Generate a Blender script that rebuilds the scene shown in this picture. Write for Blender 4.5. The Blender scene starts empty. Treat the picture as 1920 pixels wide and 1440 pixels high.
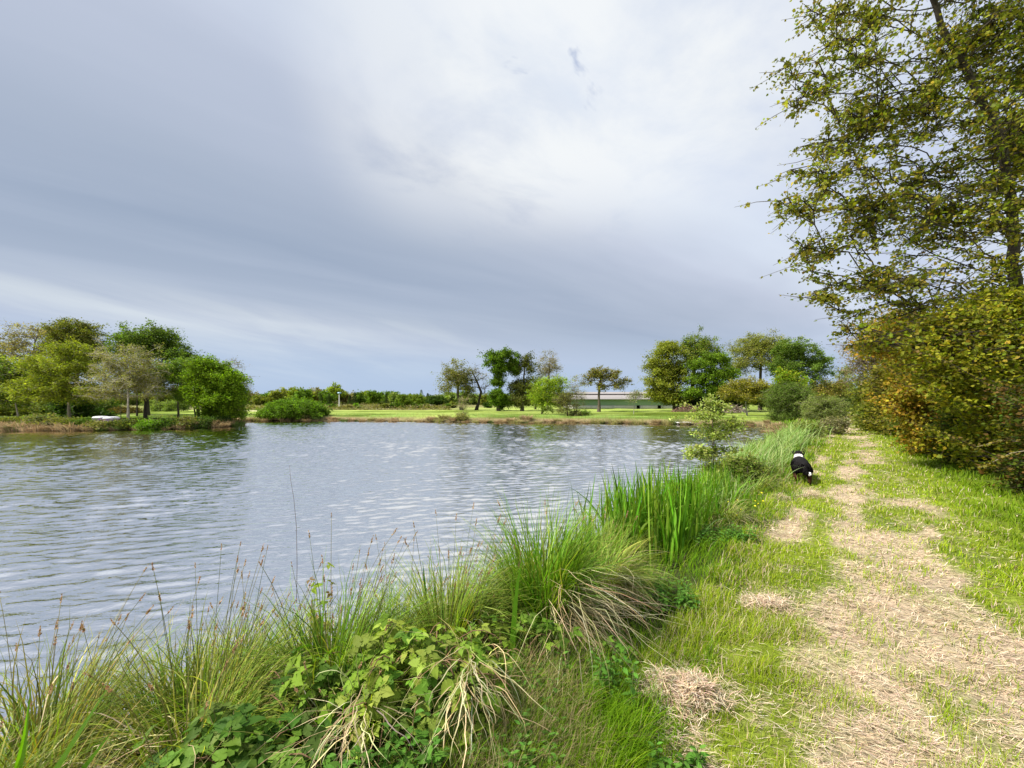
import bpy, math, random
import numpy as np
from mathutils import Vector
R = math.radians
rng = np.random.default_rng(7)
scene = bpy.context.scene
COL = scene.collection

# ------------------------------------------------------------------ camera, sky, sun, exposure
F, HX, HY, EYE = 721.0, 960.0, 752.0, 1.6          # focal length and horizon of the photograph, in its own pixels
cam = bpy.data.cameras.new("camera"); camo = bpy.data.objects.new("camera", cam); COL.objects.link(camo)
camo.location = (0, 0, EYE); camo.rotation_euler = (R(90), 0, 0)
cam.sensor_width = 36; cam.lens = 36 * F / 1920; cam.shift_y = (HY - 720) / 1920
cam.clip_start = 0.05; cam.clip_end = 5000
scene.camera = camo
scene.view_settings.view_transform = 'Standard'; scene.view_settings.look = 'None'
EXPO = 0.95
scene.view_settings.exposure = EXPO; scene.view_settings.gamma = 1
SUN_AZ, SUN_EL = -104.0, 50.0                        # clockwise from straight ahead, above the horizon
sun = bpy.data.lights.new("sun", 'SUN'); suno = bpy.data.objects.new("sun", sun); COL.objects.link(suno)
sun.energy = 4.6; sun.angle = R(4); sun.color = (1.0, .95, .86)
sd_ = Vector((math.sin(R(SUN_AZ)) * math.cos(R(SUN_EL)), math.cos(R(SUN_AZ)) * math.cos(R(SUN_EL)), math.sin(R(SUN_EL))))
suno.rotation_euler = (-sd_).to_track_quat('-Z', 'Y').to_euler(); suno.location = (20, 30, 60)

def srgb(r, g, b):
    f = lambda c: (c / 255 / 12.92) if c / 255 <= .04045 else ((c / 255 + .055) / 1.055) ** 2.4
    return (f(r), f(g), f(b))

class NT:                                           # small node helper
    def __init__(s, tree): s.t = tree; s.n = tree.nodes; s.l = tree.links
    def node(s, typ, **kw):
        nd = s.n.new(typ)
        for k, v in kw.items():
            if k.startswith('_'): setattr(nd, k[1:], v)
            else:
                key = int(k[1:]) if k[0] == 'i' and k[1:].isdigit() else k.replace('__', ' ')
                if isinstance(v, bpy.types.NodeSocket): s.l.new(v, nd.inputs[key])
                else: nd.inputs[key].default_value = v
        return nd
    def math(s, op, a, b=0.0, c=None, clamp=False):
        nd = s.n.new('ShaderNodeMath'); nd.operation = op; nd.use_clamp = clamp
        for i, v in enumerate((a, b) if c is None else (a, b, c)):
            if isinstance(v, bpy.types.NodeSocket): s.l.new(v, nd.inputs[i])
            else: nd.inputs[i].default_value = v
        return nd.outputs[0]
    def mix(s, fac, a, b, mode='MIX'):
        nd = s.n.new('ShaderNodeMix'); nd.data_type = 'RGBA'; nd.blend_type = mode
        for i, v in ((0, fac), (6, a), (7, b)):
            if isinstance(v, bpy.types.NodeSocket): s.l.new(v, nd.inputs[i])
            elif i == 0: nd.inputs[0].default_value = v
            else: nd.inputs[i].default_value = tuple(v) + (1,) * (4 - len(v))
        return nd.outputs[2]
    def ramp(s, fac, stops, interp='LINEAR'):
        nd = s.n.new('ShaderNodeValToRGB'); cr = nd.color_ramp; cr.interpolation = interp
        while len(cr.elements) < len(stops): cr.elements.new(.5)
        for e, (p, c) in zip(cr.elements, stops):
            e.position = p; e.color = tuple(c) + (1,) * (4 - len(c)) if hasattr(c, '__len__') else (c, c, c, 1)
        s.l.new(fac, nd.inputs[0]); return nd.outputs[0]

def make_world():
    w = bpy.data.worlds.new("World"); scene.world = w; w.use_nodes = True
    t = NT(w.node_tree); t.n.clear()
    STR = 0.1
    sky = t.node('ShaderNodeTexSky', _sky_type='NISHITA', _sun_disc=False, _sun_elevation=R(SUN_EL), _sun_rotation=R(SUN_AZ))
    tc = t.node('ShaderNodeTexCoord')
    sep = t.node('ShaderNodeSeparateXYZ', Vector=tc.outputs['Generated'])
    x, y, z = sep.outputs
    zz = t.math('MAXIMUM', z, 0.035)
    px = t.math('DIVIDE', x, zz); py = t.math('DIVIDE', y, zz)        # the cloud layer seen as a flat sheet overhead
    al = t.math('ADD', t.math('MULTIPLY', px, .77), t.math('MULTIPLY', py, .64))
    ac = t.math('ADD', t.math('MULTIPLY', px, -.64), t.math('MULTIPLY', py, .77))
    def noise(sa, sc, detail, dist=0.0, off=0.0, rough=.55):
        v = t.node('ShaderNodeCombineXYZ', X=t.math('MULTIPLY', al, sa), Y=t.math('MULTIPLY', ac, sc), Z=off)
        return t.node('ShaderNodeTexNoise', Vector=v.outputs[0], Scale=1.0, Detail=detail, Roughness=rough, Distortion=dist).outputs[0]
    big = noise(.16, .55, 4, .4, 3.1)
    streak = noise(.30, 1.15, 5, .3, 7.7, .5)
    puff = noise(1.5, 2.0, 8, .3, 1.3, .58)
    acn = t.math('ADD', ac, t.math('MULTIPLY', t.math('SUBTRACT', big, .5), 1.9))
    acn = t.math('ADD', acn, t.math('MULTIPLY', t.math('SUBTRACT', puff, .5), .22))
    ap = t.math('MAXIMUM', t.math('ADD', acn, 2.0), 0.0)
    fac = t.math('DIVIDE', ap, t.math('ADD', ap, 3.0))               # 0..1 over the whole sheet
    f = lambda c: (c + 2) / (c + 5)
    g = 2 ** -EXPO
    def S(r, gg, b):
        r, gg, b = r + 1, gg + 4, min(255, b + 3)
        return tuple(v * g / STR for v in srgb(r, gg, b))
    base = t.ramp(fac, [(0.0, S(232, 236, 246)), (f(-.5), S(232, 237, 248)), (f(.25), S(203, 211, 236)), (f(.85), S(220, 227, 243)),
                        (f(1.5), S(192, 198, 218)), (f(2.2), S(174, 183, 204)), (f(3.0), S(158, 170, 194)), (f(4.2), S(170, 181, 203)),
                        (f(6.5), S(188, 195, 216)), (f(12), S(180, 194, 220)), (1.0, S(176, 194, 224))])
    # brighter, broken cloud where the sun stands behind the sheet
    dot = t.node('ShaderNodeVectorMath', _operation='DOT_PRODUCT')
    t.l.new(tc.outputs['Generated'], dot.inputs[0]); dot.inputs[1].default_value = Vector((.20, 1, .80)).normalized()
    spot = t.ramp(dot.outputs['Value'], [(.82, 0.0), (.93, .6), (.985, 1.0)], 'EASE')
    spot = t.math('MULTIPLY', spot, t.ramp(z, [(.32, 0.0), (.54, 1.0)], 'EASE'))
    br = t.ramp(puff, [(.28, .25), (.56, 1.0)], 'EASE')
    col = t.mix(t.math('MULTIPLY', t.math('MULTIPLY', spot, br), .95), base, S(253, 252, 253))
    # thin streaks
    stf = t.math('ADD', t.math('MULTIPLY', t.math('SUBTRACT', t.ramp(streak, [(.35, 0.0), (.7, 1.0)], 'EASE'), .5), t.ramp(z, [(.10, .15), (.42, 1.0)], 'EASE')), .5)
    col = t.mix(t.math('MULTIPLY', stf, .28), col, S(212, 218, 236))
    col = t.mix(t.math('MULTIPLY', t.math('SUBTRACT', 1.0, stf), .10), col, S(140, 156, 184))
    # long pale streaks low on the left
    low = t.ramp(z, [(.02, 0.0), (.07, 1.0), (.15, 1.0), (.24, 0.0)], 'EASE')
    left = t.ramp(x, [(0.0, 1.0), (.02, 0.0)]) if False else t.math('MULTIPLY', t.math('SUBTRACT', .1, x), 1.6, clamp=True)
    ls = t.node('ShaderNodeTexNoise', Vector=t.node('ShaderNodeCombineXYZ', X=t.math('MULTIPLY', x, 2.0), Y=y, Z=t.math('ADD', t.math('MULTIPLY', z, 11.0), t.math('MULTIPLY', x, 2.2))).outputs[0], Scale=1.3, Detail=6, Roughness=.55, Distortion=.3).outputs[0]
    lf = t.math('MULTIPLY', t.math('MULTIPLY', low, left), t.ramp(ls, [(.36, 0.0), (.70, 1.0)], 'EASE'))
    col = t.mix(t.math('MULTIPLY', lf, .75), col, S(226, 231, 236))
    # blue towards the horizon
    hz = t.ramp(z, [(0.0, 1.0), (.05, .85), (.20, 0.0)], 'EASE')
    col = t.mix(t.math('MULTIPLY', hz, .7), col, S(181, 199, 228))
    # a couple of openings in the sheet near the top, where the Nishita sky shows
    hole = t.ramp(noise(2.1, 3.0, 5, .4, 11.0), [(.60, 0.0), (.70, 1.0)], 'EASE')
    dot2 = t.node('ShaderNodeVectorMath', _operation='DOT_PRODUCT')
    t.l.new(tc.outputs['Generated'], dot2.inputs[0]); dot2.inputs[1].default_value = Vector((.06, 1, .98)).normalized()
    hm = t.math('MULTIPLY', hole, t.ramp(dot2.outputs['Value'], [(.97, 0.0), (.993, 1.0)], 'EASE'))
    blue = t.mix(.5, sky.outputs[0], S(132, 150, 205))
    col = t.mix(t.math('MULTIPLY', hm, .75), col, blue)
    # unseen sky behind and overhead of the view, brightened as added fill light
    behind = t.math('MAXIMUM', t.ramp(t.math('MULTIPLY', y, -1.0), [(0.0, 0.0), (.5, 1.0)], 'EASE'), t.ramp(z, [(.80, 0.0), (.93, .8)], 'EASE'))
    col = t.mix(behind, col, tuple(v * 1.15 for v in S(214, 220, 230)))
    # below the horizon: plain ground light
    below = t.ramp(z, [(0.0, 1.0), (.004, 0.0)])
    gnd = S(150, 162, 180)
    bz = t.math('LESS_THAN', z, -.01)
    col = t.mix(bz, col, gnd)
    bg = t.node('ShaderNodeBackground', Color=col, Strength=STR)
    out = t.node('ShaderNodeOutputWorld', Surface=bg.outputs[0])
make_world()

# ------------------------------------------------------------------ helpers
def xw(px, Y): return (px - HX) / F * Y
def zw(py, Y): return EYE - (py - HY) / F * Y
def tag(o, label=None, cat=None, group=None, kind=None):
    if label: o['label'] = label
    if cat: o['category'] = cat
    if group: o['group'] = group
    if kind: o['kind'] = kind
    return o
def empty(name, loc, label, cat, group=None, rz=0.0):
    o = bpy.data.objects.new(name, None); COL.objects.link(o); o.location = loc; o.rotation_euler = (0, 0, rz)
    o.empty_display_size = .2
    return tag(o, label, cat, group)
class Geo:
    """collects vertices, polygons and per-vertex colours, then becomes ONE mesh"""
    def __init__(s): s.V = []; s.C = []; s.P = []; s.n = 0
    def add(s, V, faces, C):
        V = np.asarray(V, np.float32).reshape(-1, 3)
        C = np.broadcast_to(np.asarray(C, np.float32), (len(V), 3)) if np.ndim(C) <= 1 else np.asarray(C, np.float32).reshape(-1, 3)
        s.V.append(V); s.C.append(C)
        for f in faces: s.P.append(np.asarray(f, np.int64) + s.n)
        s.n += len(V)
    def build(s, name, m, parent=None, origin=(0, 0, 0), smooth=False):
        V = np.concatenate(s.V) - np.asarray(origin, np.float32); C = np.concatenate(s.C)
        loops = np.concatenate([p.reshape(-1) for p in s.P]).astype(np.int32)
        tot = np.concatenate([np.full(p.shape[0], p.shape[1]) for p in s.P]).astype(np.int32)
        st = np.concatenate([[0], np.cumsum(tot)[:-1]]).astype(np.int32)
        me = bpy.data.meshes.new(name)
        me.vertices.add(len(V)); me.vertices.foreach_set('co', V.astype(np.float32).ravel())
        me.loops.add(len(loops)); me.loops.foreach_set('vertex_index', loops)
        me.polygons.add(len(tot)); me.polygons.foreach_set('loop_start', st); me.polygons.foreach_set('loop_total', tot)
        if smooth: me.polygons.foreach_set('use_smooth', np.ones(len(tot), bool))
        at = me.color_attributes.new('Col', 'FLOAT_COLOR', 'POINT')
        at.data.foreach_set('color', np.concatenate([C, np.ones((len(C), 1))], 1).astype(np.float32).ravel())
        me.update(calc_edges=True)
        me.materials.append(m)
        o = bpy.data.objects.new(name, me); COL.objects.link(o)
        if parent: o.parent = parent
        else: o.location = origin
        return o
def nrm(a): return a / (np.linalg.norm(a, axis=-1, keepdims=True) + 1e-9)
def pal(n, cols, w=None, var=.14):
    cols = np.asarray(cols, float); k = rng.choice(len(cols), n, p=w)
    a = cols[k]; b = cols[rng.choice(len(cols), n, p=w)]
    m = rng.random((n, 1)) * .5
    return np.clip((a * (1 - m) + b * m) * np.exp(rng.normal(0, var, (n, 1))) * np.exp(rng.normal(0, var * .3, (n, 3))), .003, .9)

def blades(G, P, az, L, W, th0, th1, col, seg=4, tw=None, tip=None, prof=1.6, base_w=.55, drift=.35):
    """curved tapering strips: a centre line bending from angle th0 to th1 off the vertical"""
    n = len(P)
    if n == 0: return
    P = np.asarray(P, float)
    az, L, W, th0, th1 = [np.broadcast_to(np.asarray(a, float), (n,)) for a in (az, L, W, th0, th1)]
    tw = np.zeros(n) if tw is None else tw
    t = np.linspace(0, 1, seg + 1)
    th = th0[:, None] + (th1 - th0)[:, None] * ((t[:-1] + t[1:]) / 2)[None, :] ** 1.2
    tm = ((t[:-1] + t[1:]) / 2)[None, :]; za = az[:, None] + rng.normal(0, drift, (n, 1)) * tm ** 1.3 * 2 + rng.normal(0, drift * .35, (n, seg))
    th = th + rng.normal(0, .06, (n, seg))
    d = np.stack([np.sin(th) * np.cos(za), np.sin(th) * np.sin(za), np.cos(th)], -1) * (L / seg)[:, None, None]
    C = np.concatenate([np.zeros((n, 1, 3)), np.cumsum(d, 1)], 1) + P[:, None, :]
    s = np.stack([-np.sin(az + tw), np.cos(az + tw), np.zeros(n)], -1)
    w = W[:, None] * (base_w + (1 - base_w) * np.minimum(1, t * 4))[None, :] * np.maximum(.04, 1 - t ** prof)[None, :] * .5
    A = C - s[:, None, :] * w[..., None]; B = C + s[:, None, :] * w[..., None]
    V = np.stack([A, B], 2)                          # n, seg+1, 2, 3
    i = (np.arange(n) * (seg + 1) * 2)[:, None] + (np.arange(seg) * 2)[None, :]
    Fq = np.stack([i, i + 1, i + 3, i + 2], -1).reshape(-1, 4)
    cc = np.broadcast_to(np.asarray(col, float), (n, 3))[:, None, None, :] * np.ones((1, seg + 1, 2, 1))
    if tip is not None:
        k = np.clip((t - .55) / .45, 0, 1)[None, :, None, None]
        cc = cc * (1 - k) + np.broadcast_to(np.asarray(tip, float), (n, 3))[:, None, None, :] * k
    G.add(V.reshape(-1, 3), [Fq], cc.reshape(-1, 3))

def leaves(G, P, X, N, S, tpl, col):
    """place a leaf outline (verts, faces) at P: X its length direction, N its normal"""
    n = len(P)
    if n == 0: return
    tv, tf = tpl
    X = nrm(X); Z = nrm(N - (N * X).sum(-1, keepdims=True) * X); Yv = np.cross(Z, X)
    S = np.broadcast_to(np.asarray(S, float), (n,))
    V = P[:, None, :] + S[:, None, None] * (tv[None, :, 0:1] * X[:, None] + tv[None, :, 1:2] * Yv[:, None] + tv[None, :, 2:3] * Z[:, None])
    m = len(tv); off = (np.arange(n) * m)[:, None, None]
    G.add(V.reshape(-1, 3), [(np.asarray(f)[None] + off).reshape(-1, len(f[0])) for f in tf], np.repeat(np.broadcast_to(col, (n, 3)), m, 0))
QUAD = (np.array([[0, 0, 0], [.45, .36, .05], [1, 0, -.08], [.5, -.36, .05]], float), [np.array([[0, 1, 2, 3]])])
LONG = (np.array([[0, 0, 0], [.4, .16, .03], [1, 0, -.12], [.4, -.16, .03]], float), [np.array([[0, 1, 2, 3]])])
def _fan(pts):
    v = np.array([[.3, 0, 0]] + pts, float); k = len(pts)
    return (v, [np.array([[0, i + 1, (i + 1) % k + 1] for i in range(k)])])
MAPLE = _fan([[-.02, 0, 0], [-.05, .28, -.03], [.16, .24, .02], [.3, .56, -.07], [.46, .30, .02], [.62, .33, -.03], [1, 0, -.12],
              [.62, -.33, -.03], [.46, -.30, .02], [.3, -.56, -.07], [.16, -.24, .02], [-.05, -.28, -.03]])
def ovate(teeth, wid=.36, fold=.10):
    up = []
    for i in range(1, teeth + 1):
        a = (i - .35) / (teeth + .3); w = wid * math.sin(math.pi * min(1, a ** .75)) ** .8
        up.append([a - .02, w * 1.0, fold * w / wid]); up.append([a + .045, w * .80, fold * .7 * w / wid])
    pts = [[0, 0, 0]] + up + [[1.05, 0, -.10]] + [[p[0], -p[1], p[2]] for p in reversed(up)]
    v = np.array([[.5, 0, 0.0]] + pts, float); k = len(pts)
    return (v, [np.array([[0, i + 1, (i + 1) % k + 1] for i in range(k)])])
SERR = ovate(5); SERR_N = ovate(6, .30, .05)
BUSHLEAF = ovate(1, .34, .06)

def tubes(G, A, B, ra, rb, col, k=5):
    """tapered tubes from A to B, all in one go"""
    n = len(A)
    if n == 0: return
    A = np.asarray(A, float); B = np.asarray(B, float)
    d = nrm(B - A); h = np.where(np.abs(d[:, 2:3]) > .9, np.array([[1., 0, 0]]), np.array([[0, 0, 1.]]))
    u = nrm(np.cross(d, h)); v = np.cross(d, u)
    a = np.arange(k) * 2 * np.pi / k
    ring = np.cos(a)[None, :, None] * u[:, None] + np.sin(a)[None, :, None] * v[:, None]
    ra = np.broadcast_to(ra, (n,)); rb = np.broadcast_to(rb, (n,))
    V = np.concatenate([A[:, None] + ring * ra[:, None, None], (B + d * rb[:, None] * .3)[:, None] + ring * rb[:, None, None]], 1)
    i = (np.arange(n) * 2 * k)[:, None]; j = np.arange(k)[None]; j2 = (j + 1) % k
    Fq = np.stack([i + j, i + j2, i + k + j2, i + k + j], -1).reshape(-1, 4)
    G.add(V.reshape(-1, 3), [Fq], np.repeat(np.broadcast_to(col, (n, 3)), 2 * k, 0))
def polytube(G, pts, radii, col, k=6, cap=True):
    pts = np.asarray(pts, float); n = len(pts)
    d = np.gradient(pts, axis=0); d = nrm(d)
    u = np.cross(d, np.array([0.31, .17, .93])); u = nrm(u); v = np.cross(d, u)
    a = np.arange(k) * 2 * np.pi / k
    V = pts[:, None] + (np.cos(a)[None, :, None] * u[:, None] + np.sin(a)[None, :, None] * v[:, None]) * np.broadcast_to(radii, (n,))[:, None, None]
    i = (np.arange(n - 1) * k)[:, None]; j = np.arange(k)[None]; j2 = (j + 1) % k
    fs = [np.stack([i + j, i + j2, i + k + j2, i + k + j], -1).reshape(-1, 4)]
    if cap: fs += [np.arange(k)[None, ::-1], (np.arange(k) + (n - 1) * k)[None]]
    G.add(V.reshape(-1, 3), fs, col)
def box(G, x0, x1, y0, y1, z0, z1, col):
    V = [[x, y, z] for z in (z0, z1) for y in (y0, y1) for x in (x0, x1)]
    G.add(V, [np.array([[0, 2, 3, 1], [4, 5, 7, 6], [0, 1, 5, 4], [2, 6, 7, 3], [0, 4, 6, 2], [1, 3, 7, 5]])], col)

# value noise in numpy, used for the lie of the land and where things grow
_T = np.random.default_rng(3).random((256, 256))
def vn(x, y):
    xi = np.floor(x).astype(int); yi = np.floor(y).astype(int); fx = x - xi; fy = y - yi
    fx = fx * fx * (3 - 2 * fx); fy = fy * fy * (3 - 2 * fy)
    g = lambda a, b: _T[a % 256, b % 256]
    return (g(xi, yi) * (1 - fx) + g(xi + 1, yi) * fx) * (1 - fy) + (g(xi, yi + 1) * (1 - fx) + g(xi + 1, yi + 1) * fx) * fy
def fbm(x, y, o=4):
    s = 0; a = .5; t = 0
    for k in range(o): s = s + a * vn(x * 2 ** k + 17.3 * k, y * 2 ** k + 9.1 * k); t += a; a *= .5
    return s / t
def sm(a, b, x): k = np.clip((x - a) / (b - a), 0, 1); return k * k * (3 - 2 * k)

# ------------------------------------------------------------------ materials
def vmat(name, rough=.6, spec=.25, trans=0.0, tcol=(1.15, 1.25, .5), noise=None, bump=0.0):
    m = bpy.data.materials.new(name); m.use_nodes = True; t = NT(m.node_tree); t.n.clear()
    at = t.node('ShaderNodeAttribute', _attribute_name='Col'); c = at.outputs['Color']
    kw = {}
    if noise:
        tc = t.node('ShaderNodeTexCoord')
        nz = t.node('ShaderNodeTexNoise', Vector=tc.outputs['Object'], Scale=noise[0], Detail=6, Roughness=.65).outputs[0]
        c = t.mix(1.0, c, t.ramp(nz, [(.25, noise[1]), (.75, noise[2])]), 'MULTIPLY')
        if bump: kw['Normal'] = t.node('ShaderNodeBump', Strength=bump, Distance=.02, Height=nz).outputs[0]
    p = t.node('ShaderNodeBsdfPrincipled', Base__Color=c, Roughness=rough, **{'Specular IOR Level': spec}, **kw)
    sh = p.outputs[0]
    if trans:
        tr = t.node('ShaderNodeBsdfTranslucent', Color=t.mix(1.0, c, tcol, 'MULTIPLY'))
        mx = t.node('ShaderNodeMixShader', i0=trans, i1=sh, i2=tr.outputs[0]); sh = mx.outputs[0]
    t.node('ShaderNodeOutputMaterial', Surface=sh)
    return m
M_LEAF = vmat('leaf', .6, .12, .42, (1.15, 1.25, .35))
M_BLADE = vmat('grass_blade', .6, .12, .38, (1.25, 1.2, .3))
M_DRY = vmat('dry_grass', .75, .15, .25, (1.1, 1.0, .8))
M_BARK = vmat('bark', .9, .1, 0, noise=(9, .55, 1.3), bump=.6)
M_HAY = vmat('hay', .8, .1, .2, (1.05, 1.0, .85))
def pmat(name, col, rough=.6, spec=.3, noise=None, bump=0.0, scale=(1, 1, 1)):
    m = bpy.data.materials.new(name); m.use_nodes = True; t = NT(m.node_tree); t.n.clear()
    c = tuple(col) + (1,); kw = {}
    if noise:
        tc = t.node('ShaderNodeTexCoord'); mp = t.node('ShaderNodeMapping', Vector=tc.outputs['Object'], Scale=scale)
        nz = t.node('ShaderNodeTexNoise', Vector=mp.outputs[0], Scale=noise[0], Detail=7, Roughness=.6).outputs[0]
        c = t.mix(nz, tuple(v * noise[1] for v in col), tuple(v * noise[2] for v in col))
        if bump: kw['Normal'] = t.node('ShaderNodeBump', Strength=bump, Distance=.03, Height=nz).outputs[0]
    p = t.node('ShaderNodeBsdfPrincipled', Base__Color=c, Roughness=rough, **{'Specular IOR Level': spec}, **kw)
    t.node('ShaderNodeOutputMaterial', Surface=p.outputs[0]); return m
# ------------------------------------------------------------------ lie of the land
DV = np.array([.655, .755]); NV = np.array([.755, -.655])       # along the path, and to its right
def uv_(x, y): return x * DV[0] + y * DV[1], x * NV[0] + y * NV[1]
def XY(u, v): return u * DV[0] + v * NV[0], u * DV[1] + v * NV[1]
near = [XY(-14, -5.5), XY(-4, -3.9), XY(0, -3.35), XY(2, -3.1), XY(4.5, -2.8), XY(8, -2.7), XY(12, -3.0), XY(17, -3.1), XY(24, -3.0), XY(31, -3.3), XY(36, -4.0)]
POND = np.array(near + [(22.6, 33.2), (19, 34.6), (15, 35.9), (12, 36.6), (6, 37.9), (0, 38.6), (-8, 40.2), (-15, 41.3), (-22, 42.0), (-29, 42.6),
    (-33, 41), (-31.5, 38), (-27.5, 36.6), (-24.6, 34.4), (-24.4, 32), (-26.2, 30.2), (-29.5, 28.9), (-35.8, 28.3), (-40, 29.6), (-44, 32.5), (-52, 35),
    (-75, 34), (-78, -8), (-30, -22)], float)
def pond_sd(x, y):
    """distance to the water's edge, positive on land"""
    x = np.asarray(x, float); y = np.asarray(y, float)
    d2 = np.full(x.shape, 1e18); ins = np.zeros(x.shape, bool)
    for (ax, ay), (bx, by) in zip(POND, np.roll(POND, -1, 0)):
        ex, ey = bx - ax, by - ay; t = np.clip(((x - ax) * ex + (y - ay) * ey) / (ex * ex + ey * ey), 0, 1)
        d2 = np.minimum(d2, (x - ax - t * ex) ** 2 + (y - ay - t * ey) ** 2)
        c = ((ay > y) != (by > y)) & (x < (bx - ax) * (y - ay) / (by - ay + 1e-12) + ax); ins ^= c
    d = np.sqrt(d2); d = np.where(ins, -d, d)
    return d + (fbm(x * .9, y * .9, 3) - .5) * .55
WATER_Z = -.60
def height(x, y, sd=None):
    x = np.asarray(x, float); y = np.asarray(y, float)
    if sd is None: sd = pond_sd(x, y)
    z = WATER_Z - .02 + .34 * sm(-.05, .7, sd) + .28 * sm(.3, 2.2, sd) - .7 * sm(0, 1.6, -sd)
    r = np.hypot(x, y)
    z = z + (fbm(x * 1.3, y * 1.3, 4) - .5) * .10 * sm(.4, 1.5, sd) + (fbm(x * .22, y * .22, 3) - .5) * .22 * sm(8, 40, r) * sm(1, 5, sd)
    z = z + sm(80, 420, r) * 1.0 * (fbm(x * .004 + 4, y * .004, 3) + .2)
    return z
def hz1(x, y): return float(height(np.array([x]), np.array([y]))[0])

def straw_mask(x, y):
    """1 where mown straw lies on the track, 0 where it is green"""
    u, v = uv_(x, y)
    n = fbm(u * 1.1 + 3, v * 2.6 + 5, 4) - .5; n2 = fbm(u * .35, v * .9 + 31, 3) - .5; n3 = fbm(u * 3.4 + 8, v * 5 + 2, 3) - .5
    main = sm(-.28, .08, v + n * .5) * (1 - sm(.92, 1.30, v + n * .5 + .25 * sm(5, 12, u) - .35 * (u < 3)))
    left = np.exp(-((v + .52) / .17) ** 2) * sm(-.12, .12, n2 + .05)
    near_l = sm(.9, .3, np.abs(u - 1.35)) * sm(-1.0, -.7, v) * (1 - sm(-.3, 0, v)) * .75
    m = np.maximum(np.maximum(main, left), near_l)
    m = m * (1 - (.25 + .60 * np.maximum(sm(2.7, 4.2, u), sm(0, -.2, v))) * sm(.46, .59, fbm(u * .8 + 50, v * 1.9 + 12, 3)))
    return np.clip(m * 1.0 + (n * 1.5 + n3 * 1.6) * m * (1.15 - .5 * m) - .10 + .12 * (n3 > .12), 0, 1)

GREEN1 = np.array([.18, .235, .022]); GREEN2 = np.array([.115, .165, .016]); STRAW = np.array([.62, .49, .34])
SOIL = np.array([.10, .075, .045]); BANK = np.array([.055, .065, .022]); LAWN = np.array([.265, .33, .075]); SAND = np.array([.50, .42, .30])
def ground_col(x, y, sd):
    u, v = uv_(x, y); r = np.hypot(x, y); y_ = np.asarray(y)
    n = fbm(x * .5 + 7, y * .5, 4); nf = fbm(x * .11, y * .16 + 3, 4)
    lawn = GREEN2[None] * 1.0 + (LAWN - GREEN2)[None] * sm(.32, .58, nf)[:, None]
    st = fbm(x * .05 + 11, y_ * .42 + 3, 4)
    lawn = lawn * (.55 + .5 * n + .45 * sm(.38, .62, st))[:, None]
    nearsh = (sm(13, 3, sd) * sm(.35, .6, fbm(x * .12, y_ * .5 + 20, 3) + .1))[:, None]; lawn = lawn * (1 - .45 * nearsh * [1, .75, .9])
    # rough meadow and scrub far left behind the pond
    k = sm(62, 74, y_) * sm(6, -14, x + (nf - .5) * 30) * sm(.35, .6, fbm(x * .05, y * .12, 3) + .12)
    lawn = lawn * (1 - k[:, None]) + np.array([.19, .18, .075])[None] * k[:, None]
    c = lawn
    # track and its verge
    inpath = (v > -.75) & (v < 2.6) & (u > -10) & (u < 80)
    s = straw_mask(x, y)
    g = GREEN2[None] + (GREEN1 - GREEN2)[None] * sm(.35, .6, fbm(x * 1.7, y * 1.7, 4))[:, None]
    pc = g * (1 - s[:, None]) + (STRAW * .80)[None] * s[:, None]
    w = (sm(-.95, -.6, v) * (1 - sm(2.2, 3.0, v)) * (u < 60) * sm(-20, -5, u))[:, None]
    hedge = (sm(2.0, 2.7, v) * (1 - sm(7, 9, v)) * sm(60, 45, u))[:, None]
    c = c * (1 - w) + pc * w; c = c * (1 - hedge) + (SOIL * .9)[None] * hedge
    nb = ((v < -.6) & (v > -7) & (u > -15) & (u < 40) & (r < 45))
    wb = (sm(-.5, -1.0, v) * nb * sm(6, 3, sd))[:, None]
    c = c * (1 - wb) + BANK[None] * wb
    # pale strips: sandy landing on the peninsula, a gravel end to the track
    sandn = sm(.9, .35, np.hypot((x + 33) / 9.0, (y_ - 31.4) / 2.2)) + sm(1.0, .5, np.hypot((x + 41) / 12, (y_ - 63) / 2.2)) + sm(1, .6, np.hypot((x - 46) / 6, (y_ - 53) / 5))
    sandn = np.clip(sandn * (.7 + .6 * n), 0, 1)[:, None]
    c = c * (1 - sandn) + SAND[None] * sandn
    far = (sm(1.6, .5, sd) * sm(20, 26, r) * (v < -5))[:, None]
    c = c * (1 - far) + np.array([.24, .19, .10])[None] * far
    wet = sm(.25, -.1, sd)[:, None]
    return c * (1 - wet) + np.array([.035, .032, .02])[None] * wet

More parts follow.
